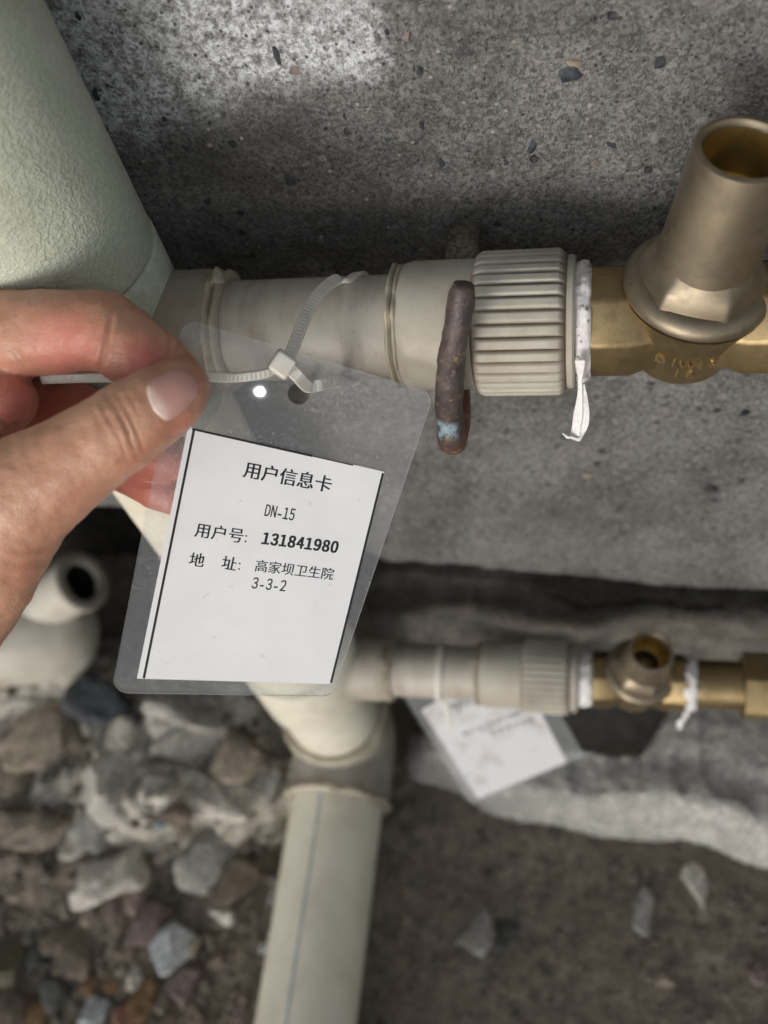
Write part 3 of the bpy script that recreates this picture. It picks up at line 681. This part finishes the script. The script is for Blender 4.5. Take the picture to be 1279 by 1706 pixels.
def put_text(pl, s, l, r, em, up, parent, mat='ink', bold=0., h=.00028, songti=0., name='printed_text', sx=1.0, only=None):
    """glyphs centred evenly between the centres of the first (l) and last (r) character; em in metres"""
    a, b = pl.uv(*l), pl.uv(*r); n = len(s); dx = (b-a)/np.linalg.norm(b-a); VV = []; FF = []; k = 0
    for i, c in enumerate(s):
        if c == ' ': continue
        V, Fc = glyphs(chr(ord(c)+0xFEE0) if 33 <= ord(c) < 127 and c != '-' else c, bold); ctr = a+(b-a)*(i/(n-1) if n > 1 else 0)
        cy = .37 if ord(c) > 255 else .36; sx_ = sx
        if n > 1 and ord(c) < 255: sx_ = min(sx, .80*np.linalg.norm(b-a)/(n-1)/em/max(.05, np.ptp(V[:, 0])))
        for j, o_ in enumerate((-songti, 0, songti) if songti else (0,)):
            xx = ((V[:, 0]-(V[:, 0].max()+V[:, 0].min())/2*(ord(c) < 255))*sx_+o_)*em; yy = (V[:, 1]-cy)*em
            uv = ctr+xx[:, None]*dx+yy[:, None]*up
            VV.append(pl.at(uv, h+j*.000004)); FF += [[q+k for q in f] for f in Fc]; k += len(V)
    return obj(name, np.concatenate(VV), FF, mat, parent, None, False)
KD = 1.047
TLd, TRd, BLd = 217*KD, 226.5*KD, 229*KD
pl = Plane(W(310, 532, TLd), W(722, 655, TRd), W(185, 1152, BLd))
card = thing('information_card', 'clear laminated user information card with a number, held up by the fingers', 'card', pl.hit(370, 1156))
make_film(pl, [(306, 530), (723, 655), (553, 1160), (185, 1154)], .0034, (497, 656, .00255), card)
pc = [(313, 711), (640, 786), (549, 1139), (228, 1130)]
V, Fc = curve_fill([np.array([pl.uv(*c) for c in pc])], .0005)
paper = obj('paper_insert', pl.at(V[:, :2])+V[:, 2:3]*pl.n, Fc, 'paper', card, None, False)
def line(a, b, wpx, name='border_line'):
    a = np.array(a, float); b = np.array(b, float); d = (b-a)/np.linalg.norm(b-a); q = np.array([-d[1], d[0]])*wpx/2
    V = [pl.hit(*p)+pl.n*.00028 for p in (a-q, b-q, b+q, a+q)]; return obj(name, V, [(0, 1, 2, 3)], 'ink', paper, None, False)
line((320, 714.5), (520, 759.5), 3.6); line((520, 759.5), (588, 775), 2.0); line((323, 716), (239.5, 1129.5), 4.2); line((637.5, 788), (551, 1137), 3.6)
up = pl.uv(*pc[0])-pl.uv(*pc[3]); up /= np.linalg.norm(up)
mmpx = np.linalg.norm(pl.uv(540, 805)-pl.uv(420, 784))/math.hypot(120, 21)    # metres per pixel at the text
put_text(pl, '用户信息卡', (421, 784), (538.5, 805.5), 30*mmpx, up, paper, songti=.020, bold=.002, name='title_text')
put_text(pl, 'DN-15', (446, 850.3), (486.5, 857), 27*mmpx, up, paper, bold=.006, songti=.012, sx=.80)
put_text(pl, '用户号', (338.3, 883.8), (393.2, 891.6), 27*mmpx, up, paper, songti=.018, bold=.0)
put_text(pl, '131841980', (443, 897), (557, 911), 26.5*mmpx, up, paper, bold=.024, sx=1.0, songti=.03)
put_text(pl, '地', (328, 932.5), (340, 934), 26*mmpx, up, paper, songti=.018, bold=.0)
put_text(pl, '址', (381.8, 938.3), (393, 940), 26*mmpx, up, paper, songti=.018, bold=.0)
put_text(pl, '高家坝卫生院', (435.4, 943), (545.2, 955.5), 22.5*mmpx, up, paper, songti=.016, bold=-.002)
put_text(pl, '3-3-2', (425, 971), (471.5, 975.5), 26*mmpx, up, paper, bold=.006, songti=.012, sx=.85)
for (x, y) in ((410, 892.5), (408.8, 901.5), (399.3, 938.5), (398, 947.5)):
    c = pl.uv(x, y); V = [pl.at(c+.00022*np.array([math.cos(a), math.sin(a)]), .00028)[0] for a in np.linspace(0, 2*math.pi, 12, endpoint=False)]
    obj('colon_dot', V, [tuple(range(12))], 'ink', paper, None, False)

# cable tie: loop round the pipe, through the card's hole, head and a long tail into the fingers
tie = thing('cable_tie', 'white nylon cable tie looped round the upper branch pipe with its tail pinched', 'cable tie', W(470, 607, 212*KD))
rp_ = 13.1+.75
def pipept(xmm, ang, r=rp_): return mm(xmm, B1Y-r*math.cos(ang), Z1+r*math.sin(ang))   # ang 0 faces front, 90 top
hc = pl.hit(497, 650)
xt = RAY(575, 465, 1, B1Y)[0]*1000
head = W(470, 607, 213*KD)
L1 = [head+pl.n*.0012, W(484, 588, 214*KD), W(497, 556, 217*KD), W(512, 520, 221*KD), W(534, 486, 226*KD), W(560, 466, 232.5*KD)]
xq = RAY(560, 466, 1, B1Y)[0]*1000
L1 += [pipept(xt-1, math.radians(105)), pipept(xt+.5, math.radians(150)), pipept(xt+1, math.radians(195)), pipept(xt+.5, math.radians(240)), pipept(xt-2, math.radians(285), rp_+.8)]
hb = pl.hit(499, 650)-pl.n*.0022
L1 += [pl.hit(545, 640)-pl.n*.004, pl.hit(526, 643)-pl.n*.0018, pl.hit(511, 643)+pl.n*.0006, W(496, 627, 211.5*KD), W(482, 613, 212*KD)]
sdx = [(1, 0, .1)]*len(L1)
sdx[0:5] = [tuple(R@np.array([.93, .35, 0.])), tuple(R@np.array([.93, .33, 0.])), tuple(R@np.array([.95, .3, 0.])), tuple(R@np.array([.93, .37, 0.])), tuple(R@np.array([.85, .5, 0.]))]
sdx[5] = tuple(R@np.array([.7, .7, 0.]))
sdx[-5:] = [tuple(R@np.array([.1, 1, .2])), tuple(R@np.array([.15, 1, .2])), tuple(R@np.array([.6, -.8, 0])*-1), tuple(R@np.array([.75, -.66, 0])*-1), tuple(R@np.array([.75, -.66, 0])*-1)]
P_ = catmull(L1, 14); sd = catmull(sdx, 14)
ribbon('loop_strap', P_, sd, 2.9, 1.15, 'tie', tie)
L2 = [head-pl.ex*.001, W(448, 620, 211.5*KD), W(420, 626, 210*KD), W(385, 629, 207.5*KD), W(345, 627, 202.5*KD), W(310, 627, 200.5*KD), W(250, 628, 203*KD), W(190, 629, 207*KD), W(125, 630, 212*KD), W(70, 632, 216*KD)]
P_ = catmull(L2, 12); ribbon('tail', P_, np.tile(R@np.array([0, 1, .55]), (len(P_), 1)), 2.1, 1.0, 'tie', tie)
# head: a bevelled block with the ratchet window
a_ = R@np.array([.82, .57, 0.]); b_ = np.cross(pl.n, a_)
bm = bmesh.new(); bmesh.ops.create_cube(bm, size=1)
bmesh.ops.scale(bm, vec=(.0054, .0056, .0042), verts=bm.verts); bmesh.ops.bevel(bm, geom=list(bm.edges)+list(bm.verts), offset=.0009, segments=3, affect='EDGES', profile=.6)
V = np.array([v.co[:] for v in bm.verts]); Fc = [[v.index for v in f.verts] for f in bm.faces]; bm.free()
V[:, :2] *= (1-.10*(V[:, 2:3] > 0))
hd = obj('head', head+pl.n*.0008+V[:, :1]*a_+V[:, 1:2]*b_+V[:, 2:3]*pl.n, Fc, 'tie', tie, None, 40)

# second tie and card on the lower branch
tie2 = thing('cable_tie', 'thin white cable tie ringed round the lower branch pipe', 'cable tie', mm(xb2[735], B2Y, Z2-14))
an = np.linspace(0, 2*math.pi, 60); r2 = 13.1*.93+.7
P_ = np.stack([xb2[735]+np.sin(an)*.8, B2Y-r2*np.cos(an), Z2+r2*np.sin(an)], -1)*S
ribbon('loop_strap', P_, np.tile((1., 0, 0), (60, 1)), 2.5, 1.1, 'tie', tie2)
P_ = catmull([mm(xb2[735], B2Y-9, Z2-10), mm(xb2[735]+1, B2Y-10, Z2-17), mm(xb2[735]+2, B2Y-12, Z2-24), mm(xb2[735]+2.4, B2Y-15, Z2-33)], 8)
ribbon('tail', P_, np.tile((1., 0, 0), (len(P_), 1)), 2.2, 1.0, 'tie', tie2)
q2 = [(662, 1140), (905, 1150), (972, 1262), (784, 1338)]
pl2 = Plane(W(662, 1140, 475), W(784, 1338, 487), W(905, 1160, 470))
pl2.o = pl2.o
card2 = thing('information_card', 'dirty laminated card hanging aslant under the lower branch pipe', 'card', pl2.hit(784, 1338))
make_film(pl2, [(640, 1108), (905, 1140), (974, 1260), (784, 1340)], .002, None, card2)
V, Fc = curve_fill([np.array([pl2.uv(*c) for c in [(702, 1183), (742, 1160), (885, 1158), (944, 1269), (796, 1330)]])], .0005)
t_ = NT('worn_paper'); c_ = t_.mix(t_.math('MULTIPLY', t_.rng(t_.noise(70, 4, .6), .48, .68), .5), (.70, .69, .70), (.36, .31, .27)); MT['worn_paper'] = t_.pbr(c_, .7)
paper2 = obj('paper_insert', pl2.at(V[:, :2])+V[:, 2:3]*pl2.n, Fc, 'worn_paper', card2, None, False)
up2 = R@np.array([-.35, -.94, 0]); up2 = np.array([up2@pl2.ex, up2@pl2.ey]); up2 /= np.linalg.norm(up2)
mp2 = np.linalg.norm(pl2.uv(860, 1200)-pl2.uv(800, 1220))/math.hypot(60, 20)
put_text(pl2, '用户信息卡', (755, 1176), (805, 1163), 13*mp2, up2, paper2, 'ink_grey', songti=.02)
put_text(pl2, '131841980', (812, 1208), (866, 1186), 12*mp2, up2, paper2, 'ink', bold=.02)
put_text(pl2, '高家坝卫生院', (822, 1220), (884, 1199), 11*mp2, up2, paper2, 'ink_grey', songti=.02)
put_text(pl2, '用户号', (776, 1222), (800, 1213), 11*mp2, up2, paper2, 'ink_grey', songti=.02)
put_text(pl2, '3-3-2', (828, 1231), (850, 1223), 10*mp2, up2, paper2, 'ink_grey')

# ------------------------------------------------------------------ the hand
def H(px, py, d, rpx): d = d*KD; return (*W(px, py, d), rpx*d/F*S)
chains = dict(
    thumb=[H(-130, 930, 214, 140), H(-40, 880, 204, 118), H(28, 830, 198, 100), H(100, 783, 195, 84), H(168, 737, 192.5, 74), H(200, 716, 192, 73), H(235, 693, 192, 69), H(268, 671, 192.5, 64), H(292, 654, 193, 56), H(304, 645, 193.6, 47)],
    thenar=[H(28, 830, 198, 100), H(12, 900, 200, 78), H(-22, 955, 204, 84), H(-90, 1040, 212, 95), H(-170, 1110, 222, 110)],
    index=[H(-200, 590, 240, 100), H(-70, 566, 226, 84), H(50, 556, 215, 73), H(130, 552, 210, 69), H(178, 553, 207.5, 67.5), H(218, 581, 206, 63), H(256, 606, 205.5, 58), H(285, 628, 205.6, 52), H(302, 641, 206, 45)],
    middle=[H(-180, 690, 256, 100), H(0, 690, 246, 72), H(120, 692, 242, 60), H(205, 735, 240, 53), H(262, 755, 238, 47), H(290, 762, 237.5, 39)],
    ring=[H(-150, 740, 262, 90), H(60, 730, 252, 60), H(150, 745, 250, 52), H(212, 775, 248, 47), H(262, 806, 246, 44), H(292, 822, 245, 37)],
    web=[H(-90, 640, 226, 95), H(-30, 664, 219, 72), H(8, 668, 216, 54)],
    palm=[H(-220, 800, 240, 190), H(-120, 760, 236, 150)])
bm = bmesh.new()
for nm, ch in chains.items():
    ch = np.array(ch)
    for a, b in zip(ch[:-1], ch[1:]):
        L = np.linalg.norm(b[:3]-a[:3]); n = max(2, int(L/(.16*min(a[3], b[3]))))
        for t in np.linspace(0, 1, n):
            q = a+(b-a)*t
            bmesh.ops.create_icosphere(bm, subdivisions=3, radius=q[3], matrix=Matrix.Translation(q[:3]))
me = bpy.data.meshes.new('h'); bm.to_mesh(me); bm.free()
ho = bpy.data.objects.new('h', me); col.objects.link(ho)
md = ho.modifiers.new('r', 'REMESH'); md.mode = 'VOXEL'; md.voxel_size = .00055; md.adaptivity = 0
ms = ho.modifiers.new('s', 'SMOOTH'); ms.factor = .5; ms.iterations = 14
dg = bpy.context.evaluated_depsgraph_get(); hm = bpy.data.meshes.new_from_object(ho.evaluated_get(dg))
bpy.data.objects.remove(ho)
nv = len(hm.vertices); V = np.empty(nv*3); hm.vertices.foreach_get('co', V); V = V.reshape(-1, 3)
N = np.empty(nv*3); hm.vertices.foreach_get('normal', N); N = N.reshape(-1, 3)
Fc = [list(p.vertices) for p in hm.polygons]; bpy.data.meshes.remove(hm)
px, py, dd = PROJ(V)
facing = np.sum(N*(O-V)/np.linalg.norm(O-V, axis=1)[:, None], 1)
crease = np.zeros(nv)
def seg_d(pts):
    best = np.full(nv, 1e9); pos = np.zeros(nv)
    for i, (a, b) in enumerate(zip(pts[:-1], pts[1:])):
        a = np.array(a, float); b = np.array(b, float); d = b-a; t = np.clip(((px-a[0])*d[0]+(py-a[1])*d[1])/(d@d), 0, 1)
        q = np.hypot(px-a[0]-t*d[0], py-a[1]-t*d[1]); m = q < best; best[m] = q[m]; pos[m] = (i+t[m])/(len(pts)-1)
    return best, pos
def add_crease(pts, wid, dep, dmin, dmax, raise_=.3):
    q, pos = seg_d(pts); m = (facing > .05)*(dd > dmin*KD)*(dd < dmax*KD); fade = np.sin(np.clip(pos, .02, .98)*math.pi)**.5
    g = np.exp(-(q/wid)**2)*fade*m; s2 = np.exp(-((q-2.2*wid)/(1.3*wid))**2)*fade*m
    return g, (-g*dep+s2*dep*raise_)*S
disp = np.zeros(nv)
for pts, wd, dp, d0, d1 in [
    ([(176, 655), (196, 684), (214, 722), (228, 764)], 3.0, .42, 170, 205), ([(188, 652), (208, 680), (226, 716), (240, 752)], 3.0, .38, 170, 205),
    ([(162, 666), (178, 694), (200, 732), (212, 770)], 3.0, .30, 170, 205), ([(198, 690), (212, 715), (217, 740)], 2.5, .30, 170, 205),
    ([(150, 672), (164, 700), (180, 730)], 3.0, .18, 170, 205), ([(204, 642), (220, 668), (234, 692)], 3.0, .18, 170, 205), ([(120, 690), (142, 720), (150, 750)], 4, .12, 170, 205),
    ([(187, 522), (180, 556), (172, 590), (163, 622)], 4.2, 1.0, 190, 216), 
    ([(285, 556), (283, 580), (278, 606)], 3.5, .4, 190, 216), ([(300, 566), (297, 590)], 3, .25, 190, 216),
    ([(-5, 912), (40, 920), (92, 908)], 5, .3, 170, 230), ([(10, 575), (30, 590), (44, 612)], 5, .5, 190, 230),
    ([(-5, 700), (16, 712), (40, 700)], 5, .8, 190, 240), ([(-10, 930), (30, 940), (80, 935)], 6, .2, 170, 230)]:
    g, d_ = add_crease(pts, wd, dp, d0, d1); disp += d_*.72; crease = np.maximum(crease, g*min(1, dp*1.5))
disp += .00022*NZ.fbm(V*260, 3)*(1-.5*crease)
# thumb nail bed: slightly sunken with a raised fold round it
V = V+N*disp[:, None]
red = np.zeros(nv)
for (x, y, r, d0, d1, a) in ((110, 590, 80, 190, 230, .75), (235, 600, 50, 190, 215, .85), (20, 665, 60, 200, 240, .9), (300, 660, 60, 180, 199, .35), (275, 770, 80, 225, 260, .95), (240, 820, 80, 230, 270, .95), (120, 680, 100, 220, 262, 1.), (300, 700, 40, 180, 199, .5), (225, 770, 50, 180, 200, .25)):
    red = np.maximum(red, a*np.exp(-((px-x)**2+(py-y)**2)/r**2)*(dd > d0*KD)*(dd < d1*KD))
hand = obj('person', V, Fc, 'skin', None, W(-60, 900, 205*KD))
for nm, arr in (('red', red), ('crease', crease)):
    at = hand.data.attributes.new(nm, 'FLOAT', 'POINT'); at.data.foreach_set('value', arr.astype(np.float32))
tag(hand, 'bare left hand pinching the cable tie tail between thumb and index finger', 'hand')
bvh = BVHTree.FromPolygons([Vector(v) for v in V], Fc)
def nail(quad, name, push, bulge, nu=22, nvv=26):
    A, B, C, D = [np.array(q, float) for q in quad]     # A-D base edge, B-C free edge
    pts = []; lun = []
    for j in range(nvv):
        for i in range(nu):
            u = i/(nu-1)*2-1; v = j/(nvv-1)*2-1
            uu = u*math.sqrt(1-.5*v*v*.75); vv = v*math.sqrt(1-.5*u*u*.85)
            a = (uu/1.0+1)/2; b = (vv/1.0+1)/2           # a across, b base->tip
            p = (A*(1-a)+D*a)*(1-b)+(B*(1-a)+C*a)*b
            d = Vector(R@np.array([(p[0]-CX)/F, (p[1]-CY)/F, 1.0])).normalized()
            h = bvh.ray_cast(Vector(O), d)
            q = np.array(h[0]) if h[0] is not None else W(p[0], p[1], 190*KD)
            nn = np.array(h[1]) if h[0] is not None else -np.array(d)
            pts.append(q+nn*push); lun.append(1-sst(.04, .36, b+.10*(a-.5)**2*4))
    P3 = np.array(pts).reshape(nvv, nu, 3)
    for _ in range(10):
        Q = P3.copy(); Q[1:-1, 1:-1] = (P3[:-2, 1:-1]+P3[2:, 1:-1]+P3[1:-1, :-2]+P3[1:-1, 2:])/4; P3 = Q
    nrm = np.cross(np.gradient(P3, axis=1), np.gradient(P3, axis=0)); nrm /= np.linalg.norm(nrm, axis=2)[..., None]
    if np.sum(nrm[nvv//2, nu//2]*(O-P3[nvv//2, nu//2])) < 0: nrm = -nrm
    gu, gv = np.meshgrid(np.linspace(-1, 1, nu), np.linspace(-1, 1, nvv)); ed = np.clip(1-np.maximum(np.abs(gu), np.abs(gv))**6, 0, 1)
    top = P3+nrm*(bulge*ed)[..., None]; bot = P3-nrm*.0012
    Vn = np.concatenate([top.reshape(-1, 3), bot.reshape(-1, 3)]); n = nu*nvv; ids = np.arange(n).reshape(nvv, nu)
    Fn = np.stack([ids[:-1, :-1], ids[:-1, 1:], ids[1:, 1:], ids[1:, :-1]], -1).reshape(-1, 4).tolist()
    rim = list(ids[0, :])+list(ids[1:, -1])+list(ids[-1, -2::-1])+list(ids[-2:0:-1, 0])
    for k in range(len(rim)): a, b = rim[k], rim[(k+1) % len(rim)]; Fn.append((b, a, a+n, b+n))
    o = obj(name, Vn, Fn, 'nail', hand)
    at = o.data.attributes.new('lunula', 'FLOAT', 'POINT'); at.data.foreach_set('value', np.array(lun+lun, np.float32))
nail([(232, 640), (303, 606), (345, 650), (274, 716)], 'thumbnail', .00003, .00034)

# ------------------------------------------------------------------ white fitting lying at the left
fit = thing('pipe_fitting', 'discarded white plastic pipe fitting with an open socket among the rubble', 'pipe fitting', RAY(80, 1120, 2, 20))
fc = W(75, 1055, 585)
axb = np.array(W(-120, 1075, 575))-fc; 
prof = [(-31, 3), (-30, 10), (-27, 18), (-21, 24), (-12, 27.5), (0, 29), (90, 29)]
V, Fc = lathe(prof, fc, axb, 64); obj('body', V, Fc, 'white_plastic', fit)
n1 = W(138, 968, 552); n0 = W(58, 1012, 578); axn = n1-n0; Ln = np.linalg.norm(axn)*1000
V, Fc = lathe([(0, 18), (Ln*.35, 16), (Ln-6, 15.6), (Ln-5, 16.8), (Ln-1, 16.8), (Ln, 16.0), (Ln, 11.2), (Ln-1, 10.6), (Ln-24, 10.2), (Ln-24.1, .1)], n0, axn, 64, caps=False)
obj('socket', V, Fc, 'white_plastic', fit, None, 40)
V, Fc = lathe([(Ln+.1, 17.1), (Ln+.8, 15.2), (Ln+.7, 12.6), (Ln+.1, 11.3), (Ln-2, 11), (Ln-3, 17.2)], n0, axn, 64, close=True); obj('rim', V, Fc, 'elbow', fit, None, 60)
V, Fc = lathe([(Ln-3, 10.55), (Ln-23, 10.15)], n0, axn, 48, caps=False); obj('bore', V, Fc, 'recess_shade', fit)  # near-black lining paints the shade inside the socket

# ------------------------------------------------------------------ rubble
GEN = 'small broken rubble stone lying on the dirt left of the ground pipe'
GRP = 'rubble stones on the dirt'
def stone(px, py, a, b, rot, mat, label=None, hgt=.55, lift=.30, seed=None, zb=None, name='stone', cat='stone', box=.6, group=None, tilt=0):
    seed = seed if seed is not None else int(px*7+py*13)
    c = RAY(px, py, 2, 6); g = float(gh(np.array([c[0]*1000]), np.array([c[1]*1000]))[0]) if zb is None else zb
    g = max(g, .75*float(heap(np.array([c[0]*1000]), np.array([c[1]*1000]))[0, 2])*1000)
    c = RAY(px, py, 2, g+4); s_ = PROJ(c)[2]/F
    A, B_ = a*s_, b*s_/.84; Hh = hgt*min(A, B_)
    p = rockpts(seed, 20, box)*np.array([A, B_, Hh]); r = np.random.RandomState(seed+1); p += r.normal(size=p.shape)*np.array([A, B_, Hh])*.06
    p[:, 2] += tilt*p[:, 0]
    cr, sr = math.cos(math.radians(-rot)), math.sin(math.radians(-rot))
    p = np.stack([p[:, 0]*cr-p[:, 1]*sr, p[:, 0]*sr+p[:, 1]*cr, p[:, 2]], -1)
    c = np.array([c[0], c[1], g*S+Hh*lift*S])
    V, Fc = crag(p*S, seed, max(A, B_)*S); V = V+c; o = obj(name, V, Fc, STONE[mat] if mat in STONE else MT[mat], None, c-np.array([0, 0, Hh*S]), 28)
    tag(o, label or GEN, cat, group or GRP); return o
stone(170, 1175, 82, 30, 28, 'slate', 'dark bluish slab wedged under the white pipe fitting', .5, .8)
stone(70, 1240, 70, 48, 0, 'tan', 'big tan mortar lump in front of the white pipe fitting', .5, .4)
stone(205, 1295, 55, 72, 8, 'pale', 'large rounded pale mortar lump half sunk in the dusty heap', .6, .4, box=.9)
stone(50, 1385, 70, 30, -6, 'tan', 'flat tan plaster slab below the big tan lump', .5, .6)
stone(310, 1190, 95, 42, -8, 'pale', 'pale broken mortar slab right under the held card', .6, .5)
stone(325, 1245, 62, 45, 12, 'pale', 'squarish pale mortar chunk against the rounded pale lump', .8, .5)
stone(392, 1275, 42, 38, 30, 'tan', 'pointed tan mortar chunk near the elbow', .8, .5)
stone(350, 1325, 85, 30, 4, 'pale', 'long flat pale mortar piece under the pointed chunk', .6, .5)
stone(440, 1310, 32, 34, 0, 'grey', 'grey lump tucked against the elbow', .8, .2)
stone(412, 1215, 24, 34, 0, 'brown', 'brown stone standing between pale slabs and the riser', .9, .4)
stone(160, 1385, 42, 32, 10, 'grey', 'blunt grey chip at the foot of the rounded pale lump', .7, .3)
stone(190, 1465, 64, 34, -22, 'pale', 'long knobbly pale stone on the dark dirt', .7, .4)
stone(143, 1490, 34, 24, -25, 'pale', 'small pale stone touching the long knobbly one', .7, .3)
stone(222, 1490, 20, 26, 0, 'pink', 'pinkish brown stone beside the long knobbly one', .7, .3)
stone(183, 1517, 14, 18, 0, 'pink', 'tiny pink pebble just under the long knobbly stone'); stone(144, 1522, 12, 17, 10, 'tan', 'tiny tan pebble just under the long knobbly stone')
stone(340, 1440, 42, 50, 25, 'grey', 'grey wedge of stone with a sharp lower tip', .55, .6, tilt=-.4)
stone(365, 1518, 32, 12, 28, 'pale', 'thin pale splinter below the grey wedge', .7, .3)
stone(388, 1470, 36, 40, 30, 'brown', 'brown slab leaning behind the pale splinter', .5, .3)
stone(248, 1542, 34, 34, 10, 'pink', 'light pinkish stone next to the bluish white lump', .7, .4)
stone(288, 1577, 36, 34, 30, 'white', 'bluish white chalky lump on the dirt', .7, .4)
stone(316, 1575, 16, 18, 10, 'tan', 'little tan stone stuck to the bluish white lump', .7, .4)
stone(125, 1585, 36, 42, -8, 'brown', 'three-cornered brown stone above the dark green pebble', .5, .3)
stone(88, 1650, 38, 36, 15, 'dark', 'smooth dark greenish pebble', .6, .35, box=1.)
stone(16, 1605, 36, 44, 0, 'olive', 'olive brown rock beside the dark pebble', .6, .2)
stone(14, 1685, 34, 40, 0, 'brown', 'brown rock under the olive one', .6, .2)
stone(62, 1695, 24, 24, 10, 'rusty', 'rust orange pointed stone under the dark pebble', .7, .3)
stone(152, 1690, 26, 30, 35, 'white', 'white angular chip near the rust coloured stones', .7, .4)
stone(210, 1690, 24, 26, 30, 'red', 'reddish pointed chip beside the white one', .6, .4)
stone(236, 1668, 26, 34, 10, 'rusty', 'big rust orange chunk beside the reddish chip'); stone(180, 1645, 18, 12, 20, 'rusty', 'flat rust orange flake above the reddish chip'); stone(146, 1640, 16, 14, 0, 'rusty', 'small round rust orange bit beside the dark pebble')
stone(302, 1640, 24, 26, 10, 'pink', 'dull pinkish block close to the ground pipe', .6, .3)
stone(222, 1628, 14, 18, 0, 'pale', 'small pale pebble above the rust orange chunk'); stone(214, 1582, 20, 22, 0, 'brown', 'brown stone left of the light pinkish stone and white lump'); stone(80, 1568, 24, 18, 0, 'brown', 'low brown stone against the three-cornered brown stone'); stone(60, 1590, 22, 20, 0, 'dark', 'dark stone between the olive rock and the three-cornered stone')
stone(30, 1475, 22, 18, 0, 'tan', 'rounded tan stone below the flat tan plaster slab'); stone(270, 1350, 60, 18, 5, 'brown', 'long dark brown slab under the blue plastic scrap'); stone(300, 1380, 16, 14, 0, 'tan', 'small tan stone beside the blue plastic scrap'); stone(405, 1405, 12, 16, 20, 'brown', 'slim upright brown stone above the leaning brown slab')
stone(418, 1435, 9, 10, 0, 'pink', 'tiny pink pebble beside the leaning brown slab'); stone(455, 1485, 12, 28, 15, 'grey', 'narrow grey stone pressed against the ground pipe'); stone(440, 1570, 14, 16, 0, 'white', 'white chip pressed against the ground pipe'); stone(400, 1680, 12, 26, 30, 'pink', 'long pinkish sliver pressed against the ground pipe')
stone(360, 1600, 16, 14, 0, 'brown', 'brown stone between the white lump and the ground pipe'); stone(345, 1560, 12, 10, 0, 'brown', 'small brown stone under the thin pale splinter'); stone(195, 1575, 14, 12, 0, 'brown', 'small brown stone beside the three-cornered brown stone'); stone(30, 1530, 26, 16, 10, 'brown', 'low brown stone above the olive rock')
stone(270, 1700, 22, 20, 0, 'brown', 'brown stone beside the big rust orange chunk'); stone(330, 1690, 18, 20, 0, 'brown', 'brown stone below the dull pinkish block'); stone(110, 1630, 12, 9, 0, 'grey', 'small grey chip between dark pebble and three-cornered stone'); stone(240, 1430, 18, 14, 0, 'brown', 'brown stone above the light pinkish stone')
stone(268, 1368, 12, 8, 20, 'blue_plastic', 'bright blue scrap of plastic by the rubble', .9, 1.2, name='plastic_scrap', cat='scrap')
# right of the ground pipe
stone(795, 1550, 34, 34, 30, 'grey', 'grey flint half sunk in the dirt right of the ground pipe', .5, -.15, tilt=.3)
stone(838, 1558, 24, 24, 0, 'dark', 'dark stone beside the half sunk flint', .5, .1)
stone(1073, 1518, 18, 36, 8, 'grey', 'upright grey sliver of stone in the bare dirt', .7, .05)
stone(1162, 1470, 20, 32, -22, 'pale', 'pale leaf-shaped stone chip nearest the mortar bed', .6, .05)
stone(1105, 1628, 26, 10, 0, 'tan', 'low tan stone in the bare dirt', .5, .1)
stone(1056, 1462, 12, 9, 0, 'pink', 'tiny pinkish pebble behind the upright sliver', .5, .3)
stone(800, 1492, 20, 8, 0, 'brown', 'flat brown pebble behind the half sunk flint', .5, .2)
stone(1265, 1620, 16, 14, 0, 'pink', 'pinkish pebble far along the bare dirt', .5, .2)
# uncountable grit and small gravel
rs = np.random.RandomState(8); protos = [hull(rockpts(900+i, 10, .7)) for i in range(10)]
VV = []; FF = []; k = 0
for i in range(5200):
    if i < 3600: x = rs.uniform(-420, -155); y = rs.uniform(-40, 260)
    else: x = rs.uniform(-105, 140); y = rs.uniform(-40, 150)
    left = x < -150
    s_ = min(rs.lognormal(.55 if left else -.15, .5), 6.5)
    pv, pf = protos[rs.randint(10)]; z = float(gh(np.array([x]), np.array([y]))[0])
    if left:
        hz = float(heap(np.array([x]), np.array([y]))[0, 2])*1000
        if hz > 6 and rs.rand() < .72: continue
        z = max(z, hz); s_ *= 1.15
    a = rs.uniform(0, 6.28); q = pv*np.array([1, rs.uniform(.6, 1), rs.uniform(.4, .8)])*s_
    q = np.stack([q[:, 0]*math.cos(a)-q[:, 1]*math.sin(a), q[:, 0]*math.sin(a)+q[:, 1]*math.cos(a), q[:, 2]], -1)+np.array([x, y, z+s_*.15])
    VV.append(q*S); FF += [[j+k for j in f] for f in pf]; k += len(q)
t_ = NT('gravel'); r_ = t_.noise(85, 2, .5); r2_ = t_.noise(140, 2, .6)
c_ = t_.mix(t_.rng(r_, .35, .65), (.09, .077, .063), (.22, .19, .155)); c_ = t_.mix(t_.rng(r2_, .62, .70), c_, (.28, .26, .23))
MT['gravel'] = t_.pbr(c_, .92, t_.bump(t_.noise(500, 4), .4, .001), spec=.2)
tag(obj('gravel', np.concatenate(VV), FF, 'gravel', smooth=28), 'fine gravel and grit strewn over the dark dirt', 'gravel', kind='stuff')

for o in bpy.data.objects:
    if '_b' in o: del o['_b']
